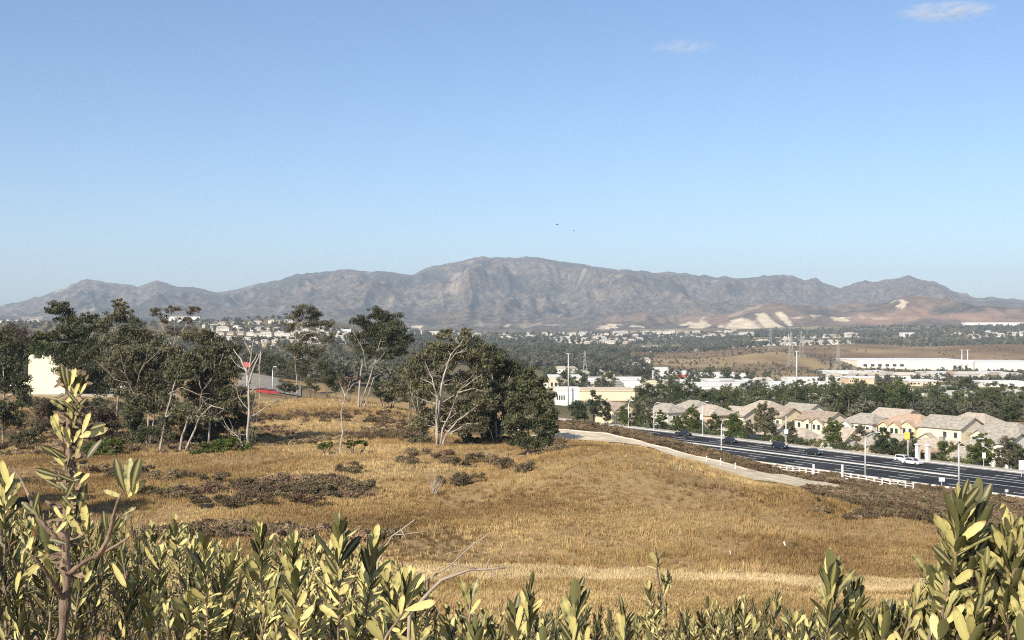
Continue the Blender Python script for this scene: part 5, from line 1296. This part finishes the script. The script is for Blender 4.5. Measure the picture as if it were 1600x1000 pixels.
# ------------------------------------------------------------------ pylons and tall poles
def pylon(label, px, d, ytop):
    c = G(px, d); h = CZ - (ytop - 500) * d / F - c.z; root = tag(empty('pylon', c), label, 'pylon', 'lattice pylons'); m = MB(); w = h * .11; t = h * .005
    lv = [(0, w), (.3, w * .6), (.55, w * .34), (.8, w * .2), (1, .05 * w)]
    for sx in (-1, 1):
        for sy in (-1, 1): m.tube([(sx * q, sy * q, h * f) for f, q in lv], t, 4)
    m.build('legs', M['steel'], root); m = MB()
    for i in range(len(lv) - 1):
        f0, q0 = lv[i]; f1, q1 = lv[i + 1]
        for sy in (-1, 1):
            m.tube([(-q0, sy * q0, h * f0), (q1, sy * q1, h * f1)], t * .7, 4); m.tube([(q0, sy * q0, h * f0), (-q1, sy * q1, h * f1)], t * .7, 4)
    m.build('bracing', M['steel'], root)
    for f, a in ((.70, .16), (.82, .13), (.92, .10)):
        m = MB(); m.tube([(-h * a, 0, h * f), (0, 0, h * (f + .03)), (h * a, 0, h * f)], [t * .7, t * 1.1, t * .7], 4); m.build('cross_arm', M['steel'], root)
pylon('lattice pylon among white houses right of the tall white pole', 914, 820, 548)
pylon('lattice pylon behind the tall pole on the brown hill', 1236, 1500, 518)
pylon('lattice pylon left of the brown hill pole, below the pale cliffs', 1204, 1900, 514)
pylon('lattice pylon just right of the tall brown hill pole', 1252, 1650, 517)
pylon('lattice pylon on the brown rise right of the pale embankment', 1310, 1500, 535)
for px, d, yt, lb in ((888, 545, 553, 'tall white pole in front of the cream block'), (1245, 750, 549, 'tall pole in front of the brown hill'), (1503, 1500, 547, 'left of two short poles above the warehouse'), (1512, 1500, 547, 'right of two short poles above the warehouse')):
    c = G(px, d); h = CZ - (yt - 500) * d / F - c.z; root = tag(empty('tall_pole', c), lb, 'pole'); m = MB(); r_ = d * .00055; m.tube([(0, 0, -1), (0, 0, h)], [r_, r_ * .7], 7); m.build('shaft', M['metal_pole'], root, True)
    m = MB(); m.tube([(-r_ * 3, 0, h), (r_ * 3, 0, h)], r_ * .6, 4); m.build('head', M['metal_pole'], root)
# ------------------------------------------------------------------ foreground shrubs
def leaf_material(name, c0, c1, back, rand=.25):
    m, nt, p = new_mat(name, .5, .35); N, L = nt.nodes, nt.links
    oi = N.new('ShaderNodeObjectInfo'); tc = N.new('ShaderNodeTexCoord')
    nz = N.new('ShaderNodeTexNoise'); nz.inputs['Scale'].default_value = 3.0; nz.inputs['Detail'].default_value = 4; L.new(tc.outputs['Object'], nz.inputs['Vector'])
    mx = N.new('ShaderNodeMix'); mx.data_type = 'RGBA'; mx.inputs[6].default_value = rgba(c0); mx.inputs[7].default_value = rgba(c1)
    ad = N.new('ShaderNodeMath'); ad.operation = 'ADD'; L.new(oi.outputs['Random'], ad.inputs[0]); L.new(nz.outputs[0], ad.inputs[1])
    ml = N.new('ShaderNodeMapRange'); ml.interpolation_type = 'SMOOTHSTEP'; ml.inputs[1].default_value = .74; ml.inputs[2].default_value = 1.12; L.new(ad.outputs[0], ml.inputs[0]); L.new(ml.outputs[0], mx.inputs['Factor'])
    at = N.new('ShaderNodeAttribute'); at.attribute_name = 'vein'
    vs = N.new('ShaderNodeMath'); vs.operation = 'MULTIPLY'; vs.inputs[1].default_value = .42; L.new(at.outputs['Fac'], vs.inputs[0]); vm = N.new('ShaderNodeMix'); vm.data_type = 'RGBA'; L.new(vs.outputs[0], vm.inputs['Factor']); L.new(mx.outputs[2], vm.inputs[6]); vm.inputs[7].default_value = rgba(tuple(min(1, c * 1.25) for c in c1))
    # a few leaves have turned rusty
    wh_ = N.new('ShaderNodeTexWhiteNoise'); wh_.noise_dimensions = '1D'; L.new(oi.outputs['Random'], wh_.inputs['W'])
    gt = N.new('ShaderNodeMath'); gt.operation = 'GREATER_THAN'; gt.inputs[1].default_value = .993; L.new(wh_.outputs['Value'], gt.inputs[0])
    ru = N.new('ShaderNodeMix'); ru.data_type = 'RGBA'; L.new(gt.outputs[0], ru.inputs['Factor']); L.new(vm.outputs[2], ru.inputs[6]); ru.inputs[7].default_value = (.34, .15, .05, 1)
    # browned tips and small blemishes
    t2 = N.new('ShaderNodeAttribute'); t2.attribute_name = 'along'; tr_ = N.new('ShaderNodeMapRange'); tr_.inputs[1].default_value = .86; tr_.inputs[2].default_value = 1.0; L.new(t2.outputs['Fac'], tr_.inputs[0])
    g2 = N.new('ShaderNodeMath'); g2.operation = 'GREATER_THAN'; g2.inputs[1].default_value = .55; L.new(oi.outputs['Random'], g2.inputs[0])
    tm = N.new('ShaderNodeMath'); tm.operation = 'MULTIPLY'; L.new(tr_.outputs[0], tm.inputs[0]); L.new(g2.outputs[0], tm.inputs[1])
    n3 = N.new('ShaderNodeTexNoise'); n3.inputs['Scale'].default_value = 9.0; L.new(tc.outputs['Object'], n3.inputs['Vector'])
    sp_ = N.new('ShaderNodeMapRange'); sp_.inputs[1].default_value = .66; sp_.inputs[2].default_value = .72; L.new(n3.outputs[0], sp_.inputs[0])
    mxx = N.new('ShaderNodeMath'); mxx.operation = 'MAXIMUM'; L.new(tm.outputs[0], mxx.inputs[0]); L.new(sp_.outputs[0], mxx.inputs[1])
    tp_ = N.new('ShaderNodeMix'); tp_.data_type = 'RGBA'; L.new(mxx.outputs[0], tp_.inputs['Factor']); L.new(ru.outputs[2], tp_.inputs[6]); tp_.inputs[7].default_value = (.20, .11, .045, 1); ru = tp_
    ge = N.new('ShaderNodeNewGeometry'); bk = N.new('ShaderNodeMix'); bk.data_type = 'RGBA'; L.new(ge.outputs['Backfacing'], bk.inputs['Factor']); L.new(ru.outputs[2], bk.inputs[6]); bk.inputs[7].default_value = rgba(back)
    L.new(bk.outputs[2], p.inputs['Base Color'])
    tr = N.new('ShaderNodeBsdfTranslucent'); L.new(bk.outputs[2], tr.inputs[0]); ms = N.new('ShaderNodeMixShader'); ms.inputs[0].default_value = .05
    L.new(p.outputs[0], ms.inputs[1]); L.new(tr.outputs[0], ms.inputs[2]); L.new(ms.outputs[0], N['Material Output'].inputs[0])
    return m
M['toyon'] = leaf_material('leathery_leaf', (.038, .038, .014), (.53, .47, .18), (.15, .15, .06))
M['toyon_small'] = leaf_material('small_leathery_leaf', (.036, .036, .014), (.48, .425, .175), (.13, .13, .055))
M['twig'] = mat('shrub_twig', [(.13, .09, .065), (.32, .23, .165)], 20, .8, stretch=(1, 1, .3), bump=.3, bscale=60)
M['withered'] = mat('withered_leaf', [(.12, .085, .055), (.34, .26, .17)], 8, .9, rand=.3)
M['twig_dry'] = mat('dry_twig', [(.30, .24, .18), (.46, .38, .30)], 20, .8)

def leaf_data(seed, n=10, serr=.07):
    """unit-long leaf lying along +Z, upper face towards -Y; oblong with toothed edge and raised midrib fold"""
    r = random.Random(seed); V = []; Fq = []; vein = []; along = []
    curve = r.uniform(-.05, .22); fold = r.uniform(.12, .40); wd = r.uniform(.105, .145); tw = r.uniform(-.5, .5); mp = r.uniform(.52, .66)
    for i in range(n):
        f = i / (n - 1); w = wd * (math.sin(math.pi * min(1, f ** (math.log(.5) / math.log(mp)))) ** .45 if 0 < f < 1 else (.10 if f == 0 else .24)) * (1 + (serr if i % 2 else -serr * .4) * (0 < f < 1))
        y = curve * f * f; z = f * (1 - .12 * abs(curve)); a = tw * f * .6
        for s in (-1, -.5, 0, .5, 1):
            ly = -abs(s) * w * fold; lx = s * w
            V.append((lx * math.cos(a) - ly * math.sin(a), y + lx * math.sin(a) + ly * math.cos(a), z)); vein.append(1.0 if s == 0 else 0.0); along.append(f)
    for i in range(n - 1):
        for j in range(4): b = i * 5 + j; Fq.append((b, b + 1, b + 6, b + 5))
    return np.array(V), np.array(Fq), np.array(vein), np.array(along)
LEAF = [leaf_data(600 + i) for i in range(7)]
def leaf_mesh(i, m):
    V, Q, ve, al = LEAF[i]; me = mesh_np('leaf', V, Q, (m,), True); a = me.attributes.new('vein', 'FLOAT', 'POINT'); a.data.foreach_set('value', ve.astype(np.float32)); a = me.attributes.new('along', 'FLOAT', 'POINT'); a.data.foreach_set('value', al.astype(np.float32)); return me
LM = {k: [leaf_mesh(i, M[k]) for i in range(7)] for k in ('toyon', 'toyon_small', 'withered')}

def leaf_matrix(p, axis, out, ln, r):
    """leaf from p along axis, upper face turned to 'out'"""
    z = axis.normalized(); y = -(out - z * out.dot(z));
    if y.length < 1e-4: y = Vector((0, 1, 0))
    y.normalize(); x = y.cross(z)
    wf = r.uniform(.85, 1.2)
    m = Matrix(((x.x * ln * wf, y.x * ln, z.x * ln, p.x), (x.y * ln * wf, y.y * ln, z.y * ln, p.y), (x.z * ln * wf, y.z * ln, z.z * ln, p.z), (0, 0, 0, 1)))
    return m

def shrub(label, foot_px, foot_d, shoots, lk='toyon', seed=1, max_parts=300, name='leafy_shrub', group='shrubs in the foreground', stem_r=.007):
    """shoots: (px, py, d, leaf length, leaves, length of leafy shoot[, lean])"""
    r = random.Random(seed); base = G(foot_px, foot_d); root = tag(empty(name, base), label, 'shrub', group)
    leaves = []; stems = []
    for q in shoots:
        px, py, d, ln, nl, sl = q[:6]; ln = ln * .76; nl, sl = (int(nl * 1.7 * max(1, .24 / sl)), max(sl, .24)) if nl > 6 else (nl, sl); lean = q[6] if len(q) > 6 else r.uniform(-.35, .35)
        tip = W(px, py, d) - base; ax = Vector((lean, r.uniform(-.25, .2), 1)).normalized()
        tip = tip - ax * ln * .8
        b0 = tip - ax * sl
        ft = Vector((r.uniform(-.25, .25) + b0.x * .35, r.uniform(-.2, .2) + b0.y * .35, -.05))
        mid = b0.lerp(ft, .5) + Vector((r.uniform(-.12, .12), r.uniform(-.1, .1), 0))
        pts = [tip, tip.lerp(b0, .5), b0, b0.lerp(mid, .5) - ax * .05, mid, mid.lerp(ft, .5), ft]
        pts.reverse(); fine = []
        for a in range(len(pts) - 1):
            seg = bend(pts[a], pts[a + 1], 2, .05, r); fine += seg if a == 0 else seg[1:]
        stems.append(fine)
        a0 = r.uniform(0, 6.28)
        e1 = ax.cross(Vector((0, 1, .1))).normalized(); e2 = ax.cross(e1)
        for i in range(nl):
            f = (i + r.uniform(0, .6)) / nl; p = b0.lerp(tip, f)
            an = a0 + i * 2.4 + r.uniform(-.3, .3); od = e1 * math.cos(an) + e2 * math.sin(an)
            op = math.radians(12 + 50 * (1 - f) ** 1.1 + r.uniform(-6, 14))
            axl = ax * math.cos(op) + od * math.sin(op)
            ll = ln * r.uniform(.7, 1.15) * (.62 + .55 * min(1, f * 1.4) if f < .85 else .8 + .2 * r.random())
            upper = (sdir * .9 + Vector((r.uniform(-.7, .7), r.uniform(-.7, .7), r.uniform(-.5, .5)))) if r.random() < .55 else (ax - od * .6)
            leaves.append((leaf_matrix(p, axl, upper, ll, r), ll / max(d, 1)))
    order = sorted(range(len(leaves)), key=lambda i: -leaves[i][1])
    for i in order[:max_parts]:
        o = bpy.data.objects.new('leaf', LM[lk][r.randrange(7)]); COL.objects.link(o); o.parent = root; o.matrix_local = leaves[i][0]
    rest = order[max_parts:]
    if rest:
        VV = []; QQ = []; ve = []; al = []; off = 0
        for i in rest:
            V, Q, v, a_ = LEAF[r.randrange(7)]; al.append(a_); mt = np.array(leaves[i][0]); VV.append(V @ mt[:3, :3].T + mt[:3, 3]); QQ.append(Q + off); ve.append(v); off += len(V)
        me = mesh_np('small_leaves', np.concatenate(VV), np.concatenate(QQ), (M[lk],), True); a = me.attributes.new('vein', 'FLOAT', 'POINT'); a.data.foreach_set('value', np.concatenate(ve).astype(np.float32)); a = me.attributes.new('along', 'FLOAT', 'POINT'); a.data.foreach_set('value', np.concatenate(al).astype(np.float32))
        tag(link('small_leaves', me, root), kind='stuff')
    for fine in stems:
        n = len(fine); m = MB(); m.tube(fine, [stem_r * (1 - .75 * i / (n - 1)) for i in range(n)], 6); m.build('stem', M['twig'], root, True)
    return root

rs = random.Random(77)
def fill(px0, px1, top, n, d0, d1, ln, nl, sl, depth_px=190):
    """shoots under a silhouette line given as (px, py) pairs"""
    out = []; xs = [t[0] for t in top]; ys = [t[1] for t in top]
    for i in range(n):
        px = px0 + (px1 - px0) * (i + rs.random()) / n; yt = float(np.interp(px, xs, ys)); f = rs.random() ** 1.4; d = rs.uniform(d0, d1)
        out.append((px, yt + f * depth_px, d, ln * rs.uniform(.55, 1.15), nl, sl))
    return out
TOPN = [(-60, 785), (60, 805), (130, 815), (200, 830), (300, 840), (400, 850), (500, 850), (600, 865), (650, 915), (700, 945), (800, 955), (950, 960), (1050, 965), (1150, 970), (1280, 950), (1400, 935), (1440, 905), (1470, 850), (1500, 815), (1560, 800), (1660, 775)]
TOPB = [(-60, 785), (60, 790), (150, 800), (250, 805), (330, 830), (400, 835), (470, 825), (560, 840), (640, 880), (700, 935), (800, 940), (900, 935), (960, 945), (1020, 930), (1100, 935), (1180, 925), (1260, 945), (1340, 940), (1440, 920), (1480, 850), (1600, 810), (1660, 800)]
# far (small looking) shrubs first
BK = [(-60, 90, 5.6, 'dense small-leaved shrub at the bottom left, around the tall stalk'), (90, 230, 5.8, 'dense small-leaved shrub right of the tall stalk'), (230, 380, 6.0, 'small-leaved shrub behind the front leaves, left of the dark whorl'),
      (380, 540, 5.6, 'small-leaved shrub behind the tallest whorl left of the middle'), (540, 690, 5.4, 'small-leaved shrub tapering down beside the dry twig'), (690, 850, 5.0, 'low small-leaved shrub under the pale two-leaf shoot'),
      (850, 1000, 5.2, 'low small-leaved shrub at the bottom middle'), (1000, 1140, 5.6, 'low shrub below the small upright shoot on the slope'), (1140, 1290, 5.2, 'low shrub left of the tall right-hand whorls'), (1290, 1460, 4.8, 'small-leaved shrub between right whorl and corner shrub'), (1460, 1660, 4.8, 'small-leaved shrub behind the right corner leaves')]
for i, (a, c, d, lb) in enumerate(BK):
    n = 76 if a < 640 or a > 1250 else 44
    sh = fill(a, c, TOPB, n, d - .8, d + 1.2,   .066, 24, .26, 175 if a < 640 or a > 1400 else 80)
    if a == 1000: sh += [(1028, 852, 5.0, .085, 6, .05, .05), (1048, 885, 5.1, .06, 8, .1, .3), (1010, 905, 5.0, .06, 9, .12, -.2)]
    shrub(lb, (a + c) / 2, d, sh, 'toyon_small', 700 + i, 260, stem_r=.006)
# near shrubs, main whorls where the photo has them
N1 = fill(-60, 220, TOPN, 40, 2.9, 3.9, .078, 17, .26) + [(8, 728, 3.0, .07, 7, .09, .1), (100, 790, 3.3, .07, 8, .1, -.2), (60, 800, 3.2, .07, 8, .1, -.3), (185, 790, 3.2, .06, 7, .1, .2)]
shrub('leafy shrub in the bottom left corner, under the tall stalk', 60, 3.2, N1, seed=801)
N2 = fill(220, 470, TOPN, 38, 2.9, 3.9, .08, 17, .26) + [(405, 800, 3.1, .082, 9, .10, .02), (318, 825, 3.0, .078, 10, .12, .02), (372, 845, 3.2, .08, 12, .12, .25), (270, 800, 3.6, .06, 9, .1), (455, 865, 3.0, .085, 9, .12, -.1)]
shrub('leafy shrub in the left foreground with a dark upright whorl', 340, 3.2, N2, seed=802)
N3 = fill(470, 700, TOPN, 34, 2.8, 3.8, .082, 17, .26) + [(530, 792, 2.9, .092, 11, .12, .02), (590, 815, 3.0, .09, 11, .14, .12), (455, 820, 3.1, .085, 10, .13, -.02), (640, 876, 2.9, .085, 10, .1, .15), (665, 908, 2.7, .085, 6, .1, .7)]
shrub('tallest leafy shrub left of the middle, its whorl crossing the grass slope', 560, 3.1, N3, seed=803)
N4 = fill(700, 960, TOPN, 19, 2.7, 3.4, .075, 17, .26, 70) + [(735, 905, 2.7, .075, 5, .04, .02), (830, 890, 2.9, .07, 9, .1, .05), (800, 925, 2.8, .072, 10, .1, -.1), (903, 895, 2.8, .082, 12, .12, .08), (975, 930, 3.0, .07, 9, .12, -.02), (745, 955, 2.7, .08, 9, .12, .1), (850, 960, 2.6, .08, 9, .12, .05)]
shrub('leafy shoots in the bottom middle, reaching up to the pale track', 820, 2.9, N4, seed=804)
N5 = fill(960, 1280, TOPN, 17, 2.9, 3.6, .065, 17, .26, 60) + [(1165, 925, 3.6, .055, 9, .1, .05), (1215, 915, 3.6, .06, 9, .1, .1), (1100, 925, 3.8, .055, 8, .1), (1245, 940, 3.4, .055, 8, .1)]
shrub('low leafy shoots right of the bottom middle', 1120, 3.1, N5, seed=805)
N6 = fill(1280, 1440, TOPN, 24, 2.6, 3.3, .08, 17, .26, 120) + [(1302, 858, 2.7, .092, 12, .11, .08), (1345, 885, 2.75, .08, 11, .12, .25), (1385, 925, 2.7, .09, 9, .12, .05), (1330, 930, 2.7, .08, 10, .12, -.1)]
shrub('leafy shrub with two tall whorls left of the corner shrub', 1350, 2.9, N6, seed=806)
N7 = fill(1440, 1680, TOPN, 90, 2.5, 3.3, .072, 17, .26, 200) + [(1505, 742, 2.55, .098, 9, .08, .06), (1530, 750, 2.6, .095, 7, .08, .15), (1585, 790, 2.6, .10, 10, .12, .1), (1560, 815, 2.55, .105, 9, .12, -.25), (1480, 830, 2.7, .085, 10, .12, -.3), (1462, 800, 2.75, .05, 8, .08, -.3),
      (1440, 870, 2.7, .09, 10, .14, -.45), (1500, 850, 2.6, .085, 11, .14, .1), (1545, 880, 2.6, .09, 11, .14, -.1), (1600, 850, 2.7, .1, 10, .12, .1), (1470, 910, 2.6, .09, 11, .14, -.3), (1530, 930, 2.5, .095, 11, .14, .1)]
shrub('big leafy shrub filling the bottom right corner, topped by toothed leaves', 1560, 2.9, N7, seed=807, stem_r=.009)

# the tall stalk at the left: its own plant, knobbly trunk and sparse leaves
base = G(98, 2.9); st = tag(empty('tall_stalk_shrub', base), 'tall knobbly woody stalk with sparse pale leaves at the left', 'shrub', 'shrubs in the foreground'); r = random.Random(900)
sp = [(100, 1080), (98, 985), (105, 900), (100, 830), (108, 770), (110, 720), (105, 680), (112, 640), (112, 600), (108, 582)]
pts = [W(a, b_, 2.9) - base for a, b_ in sp]; pts.insert(0, Vector((0, 0, -.05))); fine = []
for a in range(len(pts) - 1):
    seg = bend(pts[a], pts[a + 1], 4, .03, r); fine += seg if a == 0 else seg[1:]
n = len(fine); m = MB(); m.tube(fine, [(.013 - .007 * i / n) * (1 + .55 * math.sin(i * 2.1) * r.random()) for i in range(n)], 8); m.build('trunk', M['twig'], st, True)
for (a, b_, dd, c, e, de) in ((105, 900, 2.9, 200, 840, 2.8), (150, 872, 2.85, 190, 770, 2.8), (100, 850, 2.9, 20, 730, 2.95), (108, 800, 2.9, 50, 770, 2.95), (104, 940, 2.9, 40, 860, 2.8)):
    p = bend(W(a, b_, dd) - base, W(c, e, de) - base, 6, .06, r); m = MB(); m.tube(p, [.0065 * (1 - .1 * i) for i in range(7)], 6); m.build('branch', M['twig'], st, True)
def put_leaf(px, py, ang, ln_px, face=0.0, d=2.85, curl=None):
    """a leaf from (px,py), pointing ang degrees from straight up (clockwise), ln_px long"""
    p = W(px, py, d + r.uniform(-.03, .03)) - base; a = math.radians(ang); ax = Vector((math.sin(a), r.uniform(-.35, .1), math.cos(a)))
    out = Vector((math.sin(face) * .8 - .2, -1, .35)); mt = leaf_matrix(p, ax, out, ln_px * d / F, r)
    o = bpy.data.objects.new('leaf', LM['toyon'][r.randrange(7)]); COL.objects.link(o); o.parent = st; o.matrix_local = mt
for q in [(104, 606, -12, 40), (108, 612, 4, 36), (112, 600, 14, 26), (116, 618, 30, 24), (126, 612, 22, 30), (114, 640, -58, 26), (118, 640, 45, 28), (112, 655, -5, 28), (98, 690, -25, 44), (92, 682, -8, 38), (106, 700, 8, 34), (128, 678, 22, 36),
          (122, 684, 68, 48), (132, 672, 75, 40), (104, 716, -62, 42), (100, 728, -40, 30), (118, 714, 24, 34), (136, 716, 32, 36), (94, 745, -70, 40), (86, 752, -55, 36), (122, 746, 10, 26), (124, 756, 40, 24), (196, 770, -18, 56), (200, 772, -2, 56), (206, 770, 12, 58), (200, 776, 50, 44),
          (190, 776, -68, 30), (60, 806, -50, 34), (52, 800, 20, 36), (64, 812, -10, 40), (120, 810, 14, 60), (134, 830, 2, 46), (128, 836, -30, 40), (150, 860, 20, 30), (176, 880, 150, 44), (166, 830, -10, 32), (190, 806, 60, 26), (14, 760, -14, 44), (8, 770, 20, 36), (20, 775, 36, 30), (4, 790, -40, 30)]:
    put_leaf(*q)
for i in range(46):        # smaller leaves crowding the stalk and its side branches
    f = r.uniform(.35, .97); q = path_at(fine, f) + base; put_leaf(800 + q.x * F / 2.9 + r.uniform(-14, 14), 500 - (q.z - CZ) * F / 2.9 + r.uniform(-6, 14), r.choice((-1, 1)) * r.uniform(8, 75), r.uniform(18, 34))
for i in range(190):        # withered curled bits along the stalk
    f = r.uniform(.30, .99); p = path_at(fine, f); a = r.uniform(0, 6.28); ax = Vector((math.cos(a), math.sin(a) * .6, r.uniform(-.6, .8)))
    o = bpy.data.objects.new('withered_leaf', LM['withered'][r.randrange(7)]); COL.objects.link(o); o.parent = st; o.matrix_local = leaf_matrix(p, ax, Vector((0, -1, .3)), r.uniform(.02, .05), r)
# bare dry twigs
def dry_twig(label, pts, side, rad=.006):
    base = G(pts[0][0], pts[0][2]); root = tag(empty('dry_branch', base), label, 'branch'); q = [W(*p) - base for p in pts]; q.insert(0, Vector((0, 0, -.02))); fine = []
    for a in range(len(q) - 1):
        seg = bend(q[a], q[a + 1], 3, .03, r); fine += seg if a == 0 else seg[1:]
    n = len(fine); m = MB(); m.tube(fine, [rad * (1 - .7 * i / n) for i in range(n)], 6); m.build('stem', M['twig_dry'], root, True)
    for (f, c, e, d) in side:
        m = MB(); m.tube(bend(path_at(fine, f), W(c, e, d) - base, 3, .06, r), [rad * .45, rad * .35, rad * .25, rad * .12], 5); m.build('twig', M['twig_dry'], root, True)
dry_twig('bare dry branch arching over the pale track at the bottom middle', [(640, 960, 2.9), (690, 906, 2.9), (735, 890, 2.9), (790, 887, 2.9)], [(.8, 700, 880, 2.9), (.86, 765, 872, 2.9), (.9, 778, 906, 2.9), (.7, 708, 888, 2.9)])
dry_twig('thin bare twig crossing the grass right of the tallest whorl', [(590, 880, 3.3), (612, 838, 3.3), (648, 812, 3.3)], [(.8, 640, 858, 3.3), (.7, 668, 830, 3.3)], .004)
dry_twig('fine bare twig beside the arching dry branch', [(670, 905, 3.2), (706, 882, 3.2), (740, 850, 3.2), (766, 832, 3.2)], [(.7, 692, 866, 3.2), (.85, 760, 850, 3.2)], .003)

# ------------------------------------------------------------------ small things
for px, py, lb in ((1226, 855, 'larger white scrap of litter on the grass slope at the right'), (1141, 870, 'tiny pale scrap of litter lower on the grass slope')):
    d = depth_at(px, py); m = MB(); w = .07 if px > 1200 else .03
    m.quad([(-w, -.06, .12), (0, -.1, .2), (w, -.05, .1), (w * .8, .1, .16), (0, .12, .26), (-w * .9, .1, .2)]); m.quad([(-w, -.06, .11), (0, -.1, .19), (w, -.05, .09), (w * .9, -.1, .02), (-w * .7, -.12, .02)])
    tag(m.build('litter', mat('white_litter', [(.75, .75, .75), (.82, .82, .82)], 5, .6), loc=G(px, d, .12)), lb, 'litter')
for px, py, s, lb in ((870.5, 351, 1.0, 'left of two tiny dark birds high over the peak'), (897, 360, .7, 'right and fainter of two tiny birds over the peak')):
    p = W(px, py, 260); root = tag(empty('bird', p, .6, s), lb, 'bird'); bm_ = mat('bird_feather', [(.03, .03, .035), (.06, .06, .06)], 5, .8)
    m = MB(); m.tube([(-.28, 0, 0), (-.16, 0, .01), (0, 0, .02), (.14, 0, .02), (.24, 0, .03), (.30, 0, .02)], [.015, .05, .075, .055, .045, .008], 8); m.build('body', bm_, root, True)
    for sg in (-1, 1):
        m = MB(); m.quad([(-.08, sg * .04, .03), (.10, sg * .04, .03), (.12, sg * .26, .15), (-.02, sg * .27, .14)]); m.quad([(-.02, sg * .27, .14), (.12, sg * .26, .15), (.0, sg * .52, .08), (-.05, sg * .5, .08)]); m.build('wing', bm_, root)
    m = MB(); m.quad([(-.26, -.02, 0), (-.26, .02, 0), (-.42, .07, 0), (-.42, -.07, 0)]); m.build('tail', bm_, root)

# ------------------------------------------------------------------ air: haze and two wisps of cloud
hz = MB(); hz.box(-26000, 26000, -600, 13200, CZ - 420, CZ + 540)
hm = bpy.data.materials.new('haze_air'); hm.use_nodes = True; nt = hm.node_tree; nt.nodes.remove(nt.nodes['Principled BSDF'])
pv = nt.nodes.new('ShaderNodeVolumePrincipled'); pv.inputs['Color'].default_value = (.70, .84, 1.0, 1); pv.inputs['Density'].default_value = HAZE; pv.inputs['Anisotropy'].default_value = 0.0
nt.links.new(pv.outputs[0], nt.nodes['Material Output'].inputs['Volume'])
tag(hz.build('haze', hm), kind='stuff')

def cloud(label, px, py, w, h, d, dens, seed):
    me = bpy.data.meshes.new('cloud'); V = []; Fq = []; nu, nv = 20, 10
    for i in range(nv + 1):
        th = math.pi * i / nv
        for j in range(nu): ph = 2 * math.pi * j / nu; V.append((math.sin(th) * math.cos(ph), math.sin(th) * math.sin(ph), math.cos(th)))
    for i in range(nv):
        for j in range(nu): Fq.append((i * nu + j, (i + 1) * nu + j, (i + 1) * nu + (j + 1) % nu, i * nu + (j + 1) % nu))
    k = d / F; me = mesh_np('cloud', V, Fq)
    m = bpy.data.materials.new('cloud_wisp'); m.use_nodes = True; t = m.node_tree; t.nodes.remove(t.nodes['Principled BSDF']); N, L = t.nodes, t.links
    tc = N.new('ShaderNodeTexCoord'); mp = N.new('ShaderNodeMapping'); mp.inputs['Scale'].default_value = (2.4, 1.2, 1.0); mp.inputs['Location'].default_value = (seed, seed * .7, 0); mp.inputs['Rotation'].default_value = (0, .25, 0); L.new(tc.outputs['Object'], mp.inputs[0])
    nz = N.new('ShaderNodeTexNoise'); nz.inputs['Scale'].default_value = 1.3; nz.inputs['Detail'].default_value = 6; nz.inputs['Distortion'].default_value = .6; L.new(mp.outputs[0], nz.inputs['Vector'])
    ln = N.new('ShaderNodeVectorMath'); ln.operation = 'LENGTH'; L.new(tc.outputs['Object'], ln.inputs[0])
    fo = N.new('ShaderNodeMapRange'); fo.inputs[1].default_value = 1.0; fo.inputs[2].default_value = .25; L.new(ln.outputs['Value'], fo.inputs[0])
    sm = N.new('ShaderNodeMapRange'); sm.inputs[1].default_value = .42; sm.inputs[2].default_value = .72; L.new(nz.outputs[0], sm.inputs[0])
    mu_ = N.new('ShaderNodeMath'); mu_.operation = 'MULTIPLY'; L.new(fo.outputs[0], mu_.inputs[0]); L.new(sm.outputs[0], mu_.inputs[1])
    m2 = N.new('ShaderNodeMath'); m2.operation = 'MULTIPLY'; m2.inputs[1].default_value = dens; L.new(mu_.outputs[0], m2.inputs[0])
    pv = N.new('ShaderNodeVolumePrincipled'); pv.inputs['Color'].default_value = (1, 1, 1, 1); L.new(m2.outputs[0], pv.inputs['Density']); L.new(pv.outputs[0], N['Material Output'].inputs['Volume'])
    me.materials.append(m)
    tag(link('cloud', me, loc=W(px, py, d), scale=(w * k / 2, w * k / 3, h * k / 2)), label, 'cloud', None, 'stuff')
cloud('faint flat wisp of white cloud left of the brighter one', 1070, 73, 120, 22, 20000, .0028, 3.1)
cloud('brighter small white cloud wisp near the top right', 1480, 18, 170, 26, 20000, .006, 8.4)
